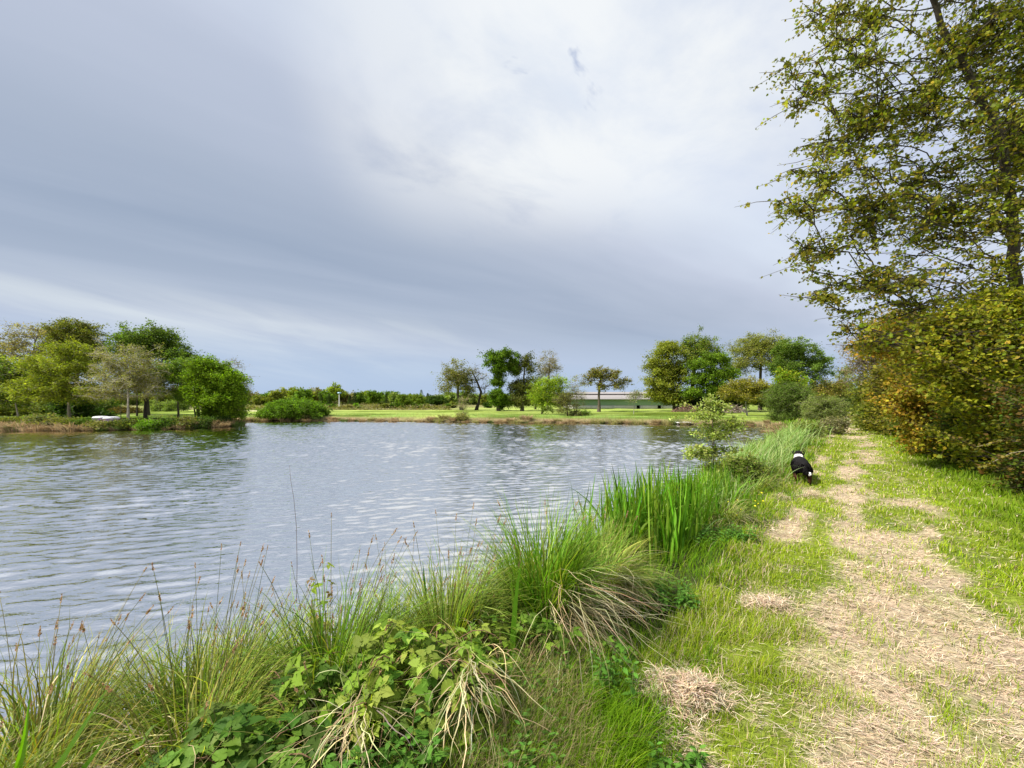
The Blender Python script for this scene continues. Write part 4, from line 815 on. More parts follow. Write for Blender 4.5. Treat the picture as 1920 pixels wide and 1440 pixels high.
# long bare sprays hanging out of the hedge
for i, (pts, Y) in enumerate([([(1905, 800), (1850, 790), (1790, 765), (1720, 735), (1680, 712)], 8.4), ([(1925, 845), (1895, 850), (1870, 862), (1845, 875)], 6.6), ([(1930, 830), (1880, 826), (1830, 838)], 6.9), ([(1925, 700), (1860, 690), (1800, 660), (1740, 625)], 7.9), ([(1925, 602), (1840, 600), (1740, 596), (1640, 572)], 8.0), ([(1900, 566), (1810, 560), (1720, 545), (1600, 556)], 8.2), ([(1925, 748), (1850, 720), (1780, 680), (1710, 655)], 7.4), ([(1880, 860), (1820, 835), (1770, 812), (1700, 790)], 7.7), ([(1900, 520), (1800, 530), (1700, 520), (1590, 500)], 8.4)]):
    P3 = [np.array([xw(a, Y), Y, zw(b, Y)]) for a, b in pts]; tt = np.linspace(0, len(P3) - 1, 22)
    PP = np.array([P3[int(min(t, len(P3) - 1.001))] * (1 - t % 1 if t < len(P3) - 1 else 0) + P3[min(int(t) + 1, len(P3) - 1)] * (t % 1 if t < len(P3) - 1 else 1) for t in tt])
    G = Geo(); polytube(G, PP, np.linspace(.011, .004, 22), (.07, .058, .04) if i not in (1, 2) else (.24, .2, .13), 5)
    lab = ['long arching dark spray crossing the orange-tinged maple', 'short pale forked twig low at the right edge', 'pale twig above the short forked one at the right edge', 'straight dark spray high across the yellow-green maple', 'nearly level dark branch above the hedge, the lower of three', 'nearly level dark branch above the hedge, the middle of three', 'dark slanting spray in the middle of the yellow-green maple', 'dark drooping spray low over the right verge', 'nearly level dark branch above the hedge, the upper of three'][i]
    o = tag(G.build('branch', M_BARK, None, tuple(PP[0]), smooth=True), lab, 'branch')
    G = Geo(); n = 46; q = rng.integers(4, 22, n); leaves(G, PP[q] + rng.normal(0, .02, (n, 3)), rng.normal(0, 1, (n, 3)) - [0, 0, .6], rng.normal(0, .6, (n, 3)) + [0, 0, .8], .055, MAPLE, pal(n, YELLOW + BRONZE))
    L = G.build('leaves', M_LEAF, o, tuple(PP[0]))

# ------------------------------------------------------------------ young willow on the near bank
tree('willow_sapling', 'young pale-leaved willow sapling growing out of the near bank left of the dog', 'sapling', 8.0, 1338, [(1338, 850), (1336, 800), (1334, 748)],
     [(1334, 757, 15, 16), (1316, 782, 26, 16), (1358, 772, 24, 18), (1372, 800, 20, 16), (1336, 812, 36, 20), (1318, 848, 26, 22), (1352, 845, 30, 24), (1285, 760, 7, 5), (1372, 800, 10, 14), (1335, 880, 40, 14), (1298, 850, 14, 14)], [(.38, .42, .14), (.30, .35, .09), (.20, .27, .05)],
     ncl=170, lpc=34, leaf=.05, cr=.085, tr=.018, bark=(.16, .13, .09), tpl=BUSHLEAF, twig=4, first=.05, shell=.7, seg=.16, tips=.003, depth=.8, up=1.2, leafdroop=-.5, hug=.3)
tree('willow_sapling', 'low pale-leaved sapling on the near bank in front of the large round willow bush', 'sapling', 17.0, 1512, [(1512, 800)],
     [(1512, 802, 20, 12), (1500, 808, 12, 12), (1525, 810, 18, 10)], [(.24, .28, .08), (.18, .23, .05)], ncl=90, lpc=40, leaf=.075, cr=.14, tr=.02, tpl=BUSHLEAF, twig=3, first=0, seg=.25, tips=.004, hug=.3)
tree('bank_bush', 'small dark leafy bramble bush at the foot of the willow sapling', 'bush', 7.4, 1392, [(1392, 880)],
     [(1385, 872, 30, 16), (1400, 885, 34, 16)], [(.15, .21, .03), (.19, .21, .05), (.10, .15, .02)], ncl=90, lpc=36, leaf=.05, cr=.11, tr=.012, tpl=BUSHLEAF, twig=4, first=0, seg=.16, tips=.003, hug=.3)

# ------------------------------------------------------------------ grass, straw and bank growth (what nobody could count)
def scatter(n, r0, r1, p, spread=62):
    """positions round the camera, density per area falling as r**-p"""
    e = 2 - p; k = rng.random(n); r = (r0 ** e + k * (r1 ** e - r0 ** e)) ** (1 / e)
    a = R(90) - R(1) * rng.uniform(-spread, spread, n)
    return r * np.cos(a), r * np.sin(a), r
DEADC = [(.57, .45, .32), (.67, .55, .41), (.43, .32, .21), (.30, .21, .13)]
def track_grass():
    G = Geo()
    x, y, r = scatter(620000, 1.1, 34, 1.75, 66); u, v = uv_(x, y); s = straw_mask(x, y)
    lush = sm(1.0, 1.9, v + (fbm(x, y, 3) - .5) * .6)
    dens = np.clip(1.05 - s * 1.0, .17, 1) * (v > -.95) * (v < 2.9); tuftn = fbm(x * 5, y * 5, 3)
    keep = rng.random(len(x)) < dens * (.25 + 1.3 * sm(.35, .65, tuftn)); x, y, r, v, s, lush, tuftn = [q[keep] for q in (x, y, r, v, s, lush, tuftn)]
    n = len(x); z = height(x, y, np.full(n, 5.)); edge = sm(-.55, -.9, v)
    L = (.028 + .045 * rng.random(n) ** 1.5 + .05 * sm(.5, .75, tuftn)) * (1 + .9 * lush + .8 * edge) * (.75 + .5 * rng.random(n)); W = np.maximum(.0028, r * .0011) * rng.uniform(.7, 1.3, n)
    big = fbm(x * .9 + 3, y * .9, 3)[:, None]
    c = pal(n, [(.22, .30, .006), (.15, .23, .004), (.30, .35, .03), (.08, .13, .003)], [.35, .3, .2, .15])
    c = c * (1.10 - .42 * lush[:, None]) * (1 - lush[:, None] * [.20, .0, .5]) * (.75 + .55 * big)  # lush verge is greener, and darkened toward the hedge as painted shade
    dr = rng.random(n) < .16 * (1 - lush); c[dr] = pal(int(dr.sum()), DEADC)
    az = rng.random(n) * 6.28; wind = rng.random(n) < .35; az[wind] = rng.normal(.5, .5, int(wind.sum()))
    blades(G, np.stack([x, y, z - .004], -1), az, L, W, rng.uniform(0, .6, n), rng.uniform(.5, 1.8, n), c, 3)
    tag(G.build('grass', M_BLADE), 'short mown green grass along the track', 'grass', kind='stuff'); return n
def straw():
    G = Geo(); x, y, r = scatter(560000, 1.1, 30, 1.8, 66); u, v = uv_(x, y); s = straw_mask(x, y)
    clump = fbm(x * 6 + 3, y * 6, 3)
    keep = rng.random(len(x)) < (s ** .8 * (.3 + 1.1 * sm(.35, .65, clump)) + .05) * (v > -.95) * (v < 2.0); x, y, r, s, clump = [q[keep] for q in (x, y, r, s, clump)]
    n = len(x); z = height(x, y, np.full(n, 5.)) + rng.random(n) ** 2 * (.012 + .05 * sm(.45, .75, clump))
    az = np.where(rng.random(n) < .6, rng.normal(-.45, .45, n) + np.pi * (rng.random(n) < .5), rng.random(n) * 6.28)
    c = pal(n, DEADC + [(.60, .50, .30)], [.32, .28, .18, .10, .12], .22)
    blades(G, np.stack([x, y, z], -1), az, rng.uniform(.02, .085, n) * (1 + r * .05), np.maximum(.0022, r * .0010) * rng.uniform(.7, 1.3, n), rng.normal(1.35, .18, n), rng.normal(1.75, .3, n), c, 2, base_w=.8, prof=3)
    tag(G.build('straw', M_HAY), 'dry mown straw strewn over the track', 'straw', kind='stuff'); return n
def bank_grass():
    G = Geo(); x, y, r = scatter(330000, 1.0, 40, 1.55, 66); u, v = uv_(x, y); sd = pond_sd(x, y)
    keep = (v < -.62 + (fbm(x * 2, y * 2, 2) - .5) * .3) & (v > -6) & (sd > -.12) & (y < 36); tn = fbm(x * 2.2 + 9, y * 2.2, 3)
    keep &= rng.random(len(x)) < (.35 + .9 * sm(.35, .6, tn)); x, y, r, v, sd, tn = [q[keep] for q in (x, y, r, v, sd, tn)]
    m = 16000; x2 = rng.normal(.14, .30, m); y2 = rng.normal(1.72, .26, m); u2, v2 = uv_(x2, y2); ok = v2 < -.68; x2, y2, v2 = x2[ok], y2[ok], v2[ok]
    x = np.append(x, x2); y = np.append(y, y2); v = np.append(v, v2); r = np.hypot(x, y); sd = np.append(sd, pond_sd(x2, y2)); tn = np.append(tn, fbm(x2 * 4, y2 * 4, 2) * .4 + .45)
    n = len(x); z = height(x, y, sd); inn = sm(-.7, -1.5, v)
    L = (.07 + .20 * inn * rng.random(n) + .08 * rng.random(n) + np.append(np.zeros(n - len(x2)), .10 * rng.random(len(x2)))) * (.6 + .9 * tn) * (1 + .4 * sm(4, 9, r)); W = np.maximum(.0038, r * .0013) * rng.uniform(.6, 1.4, n)
    c = pal(n, [(.135, .26, .005), (.085, .19, .004), (.20, .31, .012), (.05, .12, .003)], [.35, .3, .2, .15])
    dn = fbm(x * 1.1 + 40, y * 1.1, 3) + .10 * sm(6, 12, r); dr = rng.random(n) < np.clip(.03 + .9 * sm(.56, .72, dn), 0, .5); c[dr] = pal(int(dr.sum()), [(.40, .33, .18), (.30, .24, .12), (.22, .19, .08)])
    az = rng.random(n) * 6.28; wd = rng.random(n) < .4; az[wd] = rng.normal(.2, .6, int(wd.sum()))
    blades(G, np.stack([x, y, z - .01], -1), az, L, W, rng.uniform(0, .45, n), rng.uniform(.4, 2.0, n), c, 4)
    tag(G.build('bank_grass', M_BLADE), 'long lush grass growing on the bank between track and pond', 'grass', kind='stuff'); return n
print('blades', track_grass(), straw(), bank_grass())

def far_shore_grass():
    G = Geo(); n = 60000; x = rng.uniform(-48, 30, n); y = rng.uniform(27, 50, n); sd = pond_sd(x, y)
    u, v = uv_(x, y); keep = (sd > -.1) & (sd < 5) & (rng.random(n) < np.exp(-sd / 1.6)) & (v < -4); x, y, sd = x[keep], y[keep], sd[keep]; n = len(x)
    c = pal(n, [(.36, .28, .15), (.15, .20, .04), (.24, .22, .08), (.12, .2, .03)], [.3, .3, .25, .15])
    blades(G, np.stack([x, y, height(x, y, sd) - .02], -1), rng.random(n) * 6.28, rng.uniform(.12, .42, n), .035, rng.uniform(0, .5, n), rng.uniform(.6, 2.0, n), c, 2)
    tag(G.build('shore_grass', M_BLADE), 'rough dry and green grass along the far waterline', 'grass', kind='stuff')
far_shore_grass()

# ------------------------------------------------------------------ near bank plants
SEDGE = [(.12, .18, .022), (.17, .22, .04), (.085, .13, .016), (.24, .24, .07)]
def seed_head(G, p, d, L, col):
    n = 20; t = rng.random(n); d = d / np.linalg.norm(d)
    a = rng.normal(0, 1, (n, 3)); leaves(G, p[None] + d[None] * (t * L)[:, None] - d[None] * L * .1, nrm(d[None] * 1.3 + a * .42), a, L * .26 * (1.15 - .5 * t), BUSHLEAF, pal(n, col, None, .2))
def tussock(x, y, L, n0, label, rad=.12, cz=.12, cols=SEDGE, w=None, lean=0., laz=0., th1=(.7, 2.0), dead=0, daz=None, spikes=0, spL=None, wid=.0066, name='sedge_tussock', dL=.6, group=None, spcol=None, stool=True, dcz=None):
    z = max(hz1(x, y), WATER_Z); e = empty(name, (x, y, z), label, 'tussock', group); O = (x, y, z); n = max(20, int(n0 * .52)); dead = int(dead * .62)
    if stool:
        G = Geo(); m = 700; a = rng.random(m) * 6.28; rr = rad * .85 * rng.uniform(.5, 1, m)
        blades(G, np.stack([x + rr * np.cos(a), y + rr * np.sin(a), np.full(m, z + cz) + rng.normal(0, .03, m)], -1), a + rng.normal(0, .4, m), cz * 1.3 + .05, .006, rng.uniform(2.1, 2.7, m), rng.uniform(2.8, 3.3, m), pal(m, [(.16, .11, .06), (.25, .18, .10), (.09, .06, .035)]), 3)
        G.build('stool', M_DRY, e, O)
    G = Geo(); a = rng.random(n) * 6.28
    if lean: k = rng.random(n) < lean; a[k] = laz + rng.normal(0, .55, int(k.sum()))
    rr = rad * rng.random(n) ** .5
    P = np.stack([x + rr * np.cos(a), y + rr * np.sin(a), z + cz * (1 - .35 * (rr / rad) ** 2) - .03], -1)
    LL = L * rng.uniform(.4, 1.15, n)
    c = pal(n, np.asarray(cols) * [.80, 1.05, .60], w, .36)
    blades(G, P, a + rng.normal(0, .25, n), LL, wid * rng.uniform(.6, 1.35, n), np.abs(rng.normal(.15, .24, n)), rng.uniform(th1[0], th1[1], n), c, 6, prof=2.2, tip=c * [1.25, 1.05, 1.15])
    G.build('leaves', M_BLADE, e, O)
    if dead:
        G = Geo(); a = rng.random(dead) * 6.28 if daz is None else rng.normal(daz[0], daz[1], dead); rr = rad * rng.uniform(.3, 1.0, dead); zz = z + (dcz or cz) + rng.normal(0, .07, dead)
        blades(G, np.stack([x + rr * np.cos(a), y + rr * np.sin(a), zz], -1), a, dL * rng.uniform(.5, 1.15, dead), .0040 * rng.uniform(.5, 1.3, dead), rng.uniform(.3, 1.7, dead), rng.uniform(1.7, 3.6, dead), pal(dead, [(.60, .52, .32), (.45, .37, .20), (.28, .20, .10)], None, .3), 8, prof=4, drift=.6)
        G.build('dead_leaves', M_DRY, e, O)
    for i in range(spikes):
        a = laz + rng.normal(0, 1.2) if rng.random() < .8 else rng.random() * 6.28; r0 = rad * rng.random() ** .5; p = np.array([x + r0 * math.cos(a), y + r0 * math.sin(a), z + cz])
        Ls = (spL or L * 1.15) * rng.uniform(.62, 1.08); th = rng.uniform(.05, .3), rng.uniform(.15, .75); pts = [p]
        for q in range(8):
            t = (q + .5) / 8; t2 = th[0] + (th[1] - th[0]) * t ** 1.5; pts.append(pts[-1] + Ls / 8 * np.array([math.sin(t2) * math.cos(a), math.sin(t2) * math.sin(a), math.cos(t2)]))
        G = Geo(); polytube(G, pts, np.linspace(.0020, .0011, 9), rng.choice([0, 1]) * np.array([.10, .06, .03]) + np.array([.14, .16, .05]), 4)
        st = G.build('flower_stem', M_BLADE, e, O)
        G = Geo(); seed_head(G, pts[-1], pts[-1] - pts[-2], rng.uniform(.032, .060), spcol or [(.42, .28, .16), (.50, .37, .22), (.28, .17, .09)]); G.build('seed_head', M_DRY, st, O)
    return e
tussock(.20, 2.70, .82, 2600, 'largest sedge tussock, green with a pale dead skirt, left of the iris bed', .20, .26, [(.11, .20, .018), (.16, .25, .03), (.08, .14, .014), (.26, .28, .08)], lean=.3, laz=.3, th1=(.3, 1.9), wid=.0078, dead=480, daz=(-.6, .6), dL=.85, spikes=9, spL=.8)
tussock(.74, 3.15, .60, 1100, 'yellowish sedge tussock tucked behind the largest one, beside the iris bed', .16, .15, [(.26, .27, .08), (.18, .22, .04), (.34, .30, .14)], lean=.4, laz=-.2, dead=260, daz=(-.5, .6), dL=.6, spikes=6, th1=(1.0, 2.6))
tussock(-.42, 2.45, .70, 1500, 'sedge tussock behind the bramble mound, leaves swept to the right', .17, .20, [(.20, .23, .05), (.14, .19, .03), (.30, .28, .11)], lean=.65, laz=.15, th1=(.9, 1.9), dead=120, daz=(-1.4, .6), dL=.5, spikes=26, spL=.72)
tussock(-1.02, 2.15, .72, 2000, 'bright olive sedge tussock left of the bramble with many upright flower heads', .18, .18, [(.16, .22, .03), (.11, .17, .02), (.24, .26, .07)], lean=.5, laz=.3, th1=(.6, 2.0), dead=90, dL=.5, spikes=30, spL=.85)
tussock(-1.58, 1.95, .66, 1500, 'green sedge tussock near the left edge with drooping brown flower heads', .18, .14, [(.13, .18, .025), (.18, .21, .04), (.25, .24, .08)], lean=.3, laz=.6, th1=(.6, 2.2), dead=120, dL=.5, spikes=22, spL=.80)
tussock(-2.15, 1.72, .70, 1300, 'brown and green sedge tussock at the left edge', .20, .12, [(.20, .18, .06), (.30, .22, .10), (.13, .16, .03)], lean=.2, laz=1.2, dead=260, dL=.6, spikes=16, spL=.78)
tussock(-1.66, 1.28, .48, 420, 'dead brown tussock filling the bottom left corner', .22, .10, [(.30, .21, .11), (.40, .30, .17), (.17, .17, .05)], dead=260, dL=.45, th1=(1.0, 2.4))
tussock(-.78, 1.74, .50, 700, 'small grassy sedge tussock poking out of the bramble in the left foreground', .12, .16, [(.16, .23, .02), (.24, .28, .05), (.40, .34, .16)], lean=.5, laz=.3, th1=(.6, 2.2), dead=120, dL=.4, spikes=10, spL=.5)
tussock(-1.38, 1.62, .52, 800, 'sedge tussock with brown heads at the left end of the dark bramble', .14, .14, [(.17, .22, .02), (.26, .26, .06), (.38, .30, .14)], lean=.5, laz=.4, th1=(.6, 2.2), dead=200, dL=.45, spikes=14, spL=.6)
tussock(-2.62, 2.05, .72, 1100, 'brown-tipped sedge tussock at the water beyond the left edge tussock', .2, .10, [(.22, .22, .04), (.34, .28, .12), (.14, .18, .02)], lean=.3, laz=.6, dead=260, dL=.6, spikes=12, spL=.75, th1=(.5, 2.0))
tussock(-2.05, 2.2, .62, 900, 'straw-green sedge tussock standing behind the left edge tussock', .18, .10, [(.26, .25, .06), (.36, .30, .14), (.14, .19, .02)], lean=.3, laz=.6, dead=260, dL=.6, spikes=12, spL=.7, th1=(.5, 2.0))
tussock(-1.55, 2.38, .60, 900, 'straw-green sedge tussock between the green one near the left edge and the water', .18, .10, [(.24, .24, .05), (.36, .30, .13), (.14, .19, .02)], lean=.4, laz=.4, dead=220, dL=.55, spikes=12, spL=.68, th1=(.5, 2.0))
tussock(-.80, 2.62, .62, 900, 'straw-green sedge tussock between the olive and the right-swept tussocks', .18, .10, [(.24, .25, .05), (.34, .29, .12), (.14, .19, .02)], lean=.5, laz=.3, dead=220, dL=.55, spikes=12, spL=.68, th1=(.5, 2.0))
tussock(-.10, 2.72, .58, 900, 'straw-green sedge tussock filling the gap left of the largest tussock', .17, .12, [(.24, .26, .05), (.34, .29, .12), (.13, .19, .02)], lean=.5, laz=.3, dead=220, dL=.55, spikes=8, spL=.62, th1=(.5, 2.0))
tussock(-2.0, 1.25, .50, 800, 'grassy sedge tussock at the very bottom of the left edge', .2, .12, [(.18, .22, .02), (.30, .27, .10), (.12, .16, .02)], lean=.2, laz=.8, dead=220, dL=.5, spikes=4, spL=.5, th1=(.6, 2.2))
tussock(-1.95, 2.55, .60, 800, 'thin sedge tussock standing in the water at the left', .15, .05, [(.20, .20, .07), (.30, .26, .12)], lean=.3, laz=.5, dead=200, spikes=9, spL=.75, th1=(.4, 1.6))
tussock(-1.25, 2.72, .55, 700, 'thin straw-coloured sedge tussock at the water behind the olive one', .14, .05, [(.28, .26, .10), (.20, .22, .06)], lean=.4, laz=.4, dead=160, spikes=8, spL=.7, th1=(.4, 1.6))
tussock(-.55, 3.05, .50, 700, 'low straw-coloured rushes at the water behind the right-swept tussock', .16, .05, [(.28, .26, .11), (.20, .24, .06), (.42, .36, .2)], lean=.3, laz=.2, dead=150, spikes=6, spL=.55, th1=(.2, 1.3))
tussock(.0, 3.45, .50, 800, 'low thin rushes at the water left of the largest tussock', .20, .05, [(.28, .26, .11), (.17, .22, .05), (.42, .36, .2)], lean=.3, laz=.1, dead=150, spikes=6, spL=.6, th1=(.1, 1.1))
tussock(.85, 3.95, .60, 800, 'thin pale rushes at the water between the largest tussock and the iris bed', .22, .05, [(.30, .28, .13), (.20, .24, .06)], lean=.3, laz=0, dead=200, spikes=8, spL=.65, th1=(.1, 1.0))
tussock(2.95, 5.35, .55, 700, 'flattened straw-coloured tussock right of the iris bed', .2, .05, [(.40, .33, .18), (.24, .24, .07), (.14, .2, .03)], dead=500, dL=.55, th1=(1.2, 2.6), spikes=0)
tussock(4.3, 6.9, .60, 900, 'leaning straw and green tussock beside the small bramble bush', .25, .05, [(.38, .32, .17), (.22, .25, .06), (.14, .2, .03)], lean=.6, laz=-.2, dead=500, dL=.6, th1=(1.0, 2.2))
tussock(-.62, 1.66, .30, 30, 'fan of long pale dead leaves hanging over the front of the bramble, the left one', .12, .34, [(.45, .36, .2)], th1=(1.4, 2.6), dead=80, daz=(-1.7, .6), dL=.36, stool=False, dcz=.34)
tussock(-.20, 1.82, .30, 30, 'fan of long pale dead leaves hanging beside the bramble, the right one', .14, .36, [(.45, .36, .2)], th1=(1.4, 2.6), dead=120, daz=(-1.45, .6), dL=.42, stool=False, dcz=.36)

def iris(x, y, n, L, label, sx=.1, sy=.1, W=.024, cat='iris', ang=0.8554, cols=None, th1=(.05, .5)):
    z = max(hz1(x, y), WATER_Z); e = empty('iris_plant', (x, y, z), label, cat); G = Geo()
    a = np.clip(rng.normal(0, 1, (n, 2)), -1.7, 1.7) * [sx, sy]; c, s = math.cos(ang), math.sin(ang); X = x + a[:, 0] * c - a[:, 1] * s; Y = y + a[:, 0] * s + a[:, 1] * c
    az = rng.random(n) * 6.28; t1 = rng.uniform(th1[0], th1[1], n); b = rng.random(n) < .24; t1[b] = rng.uniform(.9, 2.4, int(b.sum()))
    cc = pal(n, cols or [(.075, .20, .008), (.12, .26, .014), (.05, .13, .006), (.18, .29, .03)], None, .28)
    blades(G, np.stack([X, Y, np.maximum(height(X, Y), WATER_Z) - .03], -1), az, L * rng.uniform(.6, 1.1, n), W * rng.uniform(.6, 1.2, n), rng.uniform(0, .14, n), t1, cc, 6, prof=3.2, base_w=.8, tw=rng.normal(0, .5, n))
    G.build('leaves', M_BLADE, e, (x, y, z)); return e
iris(1.72, 4.80, 520, 1.0, 'large bed of tall upright iris leaves at the water right of the largest tussock', .52, .30, .026, 'iris bed')
iris(1.2, 4.35, 60, .62, 'smaller group of iris leaves at the left end of the iris bed', .16, .12, .02)
for x, y, n, L, lab in [(.0, 2.12, 3, .72, 'single broad light green iris leaf standing before the largest tussock'), (-1.86, 1.42, 3, .78, 'broad dark iris leaf leaning right at the left edge'),
                        (-1.22, 2.62, 3, .82, 'upright iris leaf rising over the olive tussock'), (-.62, 2.75, 3, .78, 'upright iris leaf rising over the right-swept tussock'), (.02, 3.1, 4, .84, 'iris leaves rising behind the left side of the largest tussock')]:
    iris(x, y, n, L, lab, .02, .02, .034 if y < 2.3 else .028, th1=(.05, .4))
def broad_leaf(x, y, L, W, az, th, label):
    z = hz1(x, y); e = empty('iris_plant', (x, y, z), label, 'iris'); G = Geo()
    m = len(az); blades(G, np.tile([[x, y, z + .05]], (m, 1)) + rng.normal(0, .015, (m, 3)), np.array(az), np.array(L), W, np.array(th), np.array(th) + .22, pal(m, [(.07, .16, .008), (.11, .22, .015)], None, .1), 8, prof=3.0, base_w=.8, tw=np.full(m, 1.0), drift=.05)
    G.build('leaves', M_BLADE, e, (x, y, z))
broad_leaf(-1.78, 1.30, [.78, .62, .5], .040, [.2, 2.6, .5], [.32, .2, .5], 'very broad dark iris leaf leaning right against the water at the left edge')
def reeds(u, v, n, L, label, su=.5, sv=.25):
    x, y = XY(u, v); z = max(hz1(x, y), WATER_Z); e = empty('reed_clump', (x, y, z), label, 'reeds', 'pale reed clumps along the near bank'); G = Geo()
    U = u + rng.normal(0, su, n); V = v + rng.normal(0, sv, n); X, Y = XY(U, V); az = rng.random(n) * 6.28; k = rng.random(n) < .6; az[k] = rng.normal(.2, .6, int(k.sum()))
    r = math.hypot(x, y)
    blades(G, np.stack([X, Y, np.maximum(height(X, Y), WATER_Z) - .03], -1), az, L * rng.uniform(.5, 1.1, n), max(.013, r * .0016) * rng.uniform(.6, 1.2, n), rng.uniform(0, .35, n), rng.uniform(.8, 2.3, n), pal(n, [(.17, .28, .06), (.24, .34, .11), (.12, .22, .035), (.30, .34, .15)], None, .16), 6, prof=2.6)
    G.build('leaves', M_BLADE, e, (x, y, z))
for i, (u, v, n, L, lab) in enumerate([(6.2, -1.9, 260, .75, 'arching pale reeds just right of the iris bed'), (7.6, -1.8, 260, .75, 'arching reeds in front of the willow sapling'), (9.4, -1.7, 240, .7, 'reeds between the willow sapling and the dog'),
        (12.5, -1.75, 300, .95, 'blue-green reeds at the water just beyond the dog, nearest of the long reed bed'), (14.5, -1.7, 300, 1.0, 'second clump of the blue-green reed bed beyond the dog'), (17, -1.6, 300, 1.05, 'third clump of the blue-green reed bed beyond the dog'),
        (10.9, -1.6, 300, .85, 'reeds beside the dog on the water side'), (13.5, -2.2, 260, 1.0, 'clump of the blue-green reed bed standing in the shallows'), (20, -1.7, 300, 1.0, 'reeds at the foot of the low pale sapling'), (24, -1.7, 260, 1.0, 'last reeds before the round willow bushes')]):
    reeds(u, v, n, L, lab, .55 + .03 * u, .3)
tree('bank_bush', 'grey-brown twiggy bush between the reed bed and the track', 'bush', 18.5, 1552, [(1552, 805)], [(1552, 806, 22, 12), (1566, 796, 20, 12)], [(.22, .20, .10), (.17, .18, .07)], ncl=110, lpc=40, leaf=.07, cr=.18, tr=.02, twig=6, first=0, seg=.25, tips=.005)

def bramble(x, y, rx, ry, h, n, label, cols, leaf=.052, name='bramble'):
    z = hz1(x, y); e = empty(name, (x, y, z), label, 'bramble'); O = (x, y, z); G = Geo(); GS = Geo()
    # canes
    for i in range(max(6, int(n / 14))):
        a = rng.random() * 6.28; r = rng.uniform(.5, 1.05); p0 = np.array([x, y, z]) + [rng.normal(0, rx * .25), rng.normal(0, ry * .25), 0]; p2 = np.array([x + rx * r * math.cos(a), y + ry * r * math.sin(a), z + h * rng.uniform(.2, .7)]); p1 = (p0 + p2) / 2 + [0, 0, h * rng.uniform(.6, 1.1)]
        t = np.linspace(0, 1, 9)[:, None]; polytube(GS, p0 * (1 - t) ** 2 + 2 * p1 * t * (1 - t) + p2 * t * t, np.linspace(.004, .002, 9), (.20, .12, .07), 5)
    a = rng.random(n) * 6.28; ph = np.arccos(rng.random(n)); k = rng.uniform(.55, 1.04, n) ** .6
    nn = np.stack([np.sin(ph) * np.cos(a), np.sin(ph) * np.sin(a), np.cos(ph)], -1); P = np.array([x, y, z]) + nn * k[:, None] * [rx, ry, h] * (1 + (fbm(a * 3, ph * 4, 2) - .5)[:, None] * .5)
    N = nrm(nn * .7 + [0, -.15, .9] + rng.normal(0, .35, (n, 3))); X = nrm(np.cross(N, rng.normal(0, 1, (n, 3)))); Yv = np.cross(N, X)
    S = leaf * np.exp(rng.normal(0, .25, n)); c = pal(n, cols, None, .17)
    st = P - N * .02 - X * S[:, None] * .9
    tubes(GS, st - np.array([0, 0, .03]), P, .0014, .001, (.22, .2, .08), 3)
    for d in (0, 1.25, -1.25):
        D = X * math.cos(d) + Yv * math.sin(d); leaves(G, P + D * S[:, None] * .12, D + rng.normal(0, .1, (n, 3)) - N * .12, N + rng.normal(0, .15, (n, 3)), S * (1.1 if d == 0 else .92), SERR, c * np.exp(rng.normal(0, .07, (n, 1))))
    GS.build('stems', M_BARK, e, O); G.build('leaves', M_LEAF, e, O)
LIMEB = [(.21, .30, .035), (.15, .24, .022), (.28, .35, .06), (.09, .17, .018)]; DKB = [(.09, .18, .022), (.14, .24, .03), (.06, .13, .018)]
bramble(-.46, 1.86, .50, .34, .56, 620, 'light green bramble mound in the middle foreground', LIMEB)
bramble(-.10, 2.22, .26, .22, .42, 150, 'small bramble patch at the left foot of the largest tussock', LIMEB + DKB, .046)
bramble(.16, 2.20, .24, .16, .40, 160, 'dark leaved bramble under the front of the largest tussock', DKB + LIMEB, .044)
bramble(-1.08, 1.52, .50, .26, .42, 420, 'sprawling dark green bramble in the lower left foreground', DKB + [(.13, .19, .04)], .055)
bramble(-.95, 1.85, .40, .26, .52, 320, 'bramble weaving through the olive sedge tussock', LIMEB + DKB, .05)
bramble(-1.30, 2.60, .12, .10, .95, 46, 'thin bramble shoot standing up against the water', LIMEB + [(.2, .13, .06)], .042)
bramble(.62, 2.30, .14, .12, .18, 50, 'little bramble at the right foot of the largest tussock', DKB, .04)

def nettles(x, y, sx, sy, n, h, label, cols, leaf=.06):
    z = hz1(x, y); e = empty('nettle_patch', (x, y, z), label, 'nettles'); O = (x, y, z); GS = Geo(); G = Geo()
    X0 = x + rng.uniform(-1, 1, n) * sx; Y0 = y + rng.uniform(-1, 1, n) * sy; Z0 = height(X0, Y0); H = h * rng.uniform(.55, 1.1, n); tx = rng.normal(0, .12, (n, 2)) * H[:, None]
    top = np.stack([X0 + tx[:, 0], Y0 + tx[:, 1], Z0 + H], -1); bot = np.stack([X0, Y0, Z0 - .01], -1); tubes(GS, bot, top, .003, .0018, (.14, .19, .05), 4); GS.build('stems', M_BLADE, e, O)
    lv = 7
    for q in range(lv):
        t = .30 + .70 * q / (lv - 1); c0 = bot + (top - bot) * t; s = leaf * (1.1 - .5 * max(0, t - .6) / .4) * rng.uniform(.8, 1.15, n)
        for sd_k in (0, 1):
            a = q * math.pi / 2 + sd_k * math.pi + rng.normal(0, .25, n); D = np.stack([np.cos(a), np.sin(a), np.full(n, -.15 + .5 * (t > .9))], -1)
            leaves(G, c0 + D * .008, D, np.array([0, 0, 1.]) + rng.normal(0, .22, (n, 3)), s, SERR_N, pal(n, cols, None, .15))
    G.build('leaves', M_LEAF, e, O)
NT_C = [(.095, .22, .030), (.13, .28, .04), (.065, .15, .02)]
nettles(-.50, 1.46, .22, .12, 26, .34, 'deep green nettle patch at the bottom edge in front of the bramble mound', NT_C)
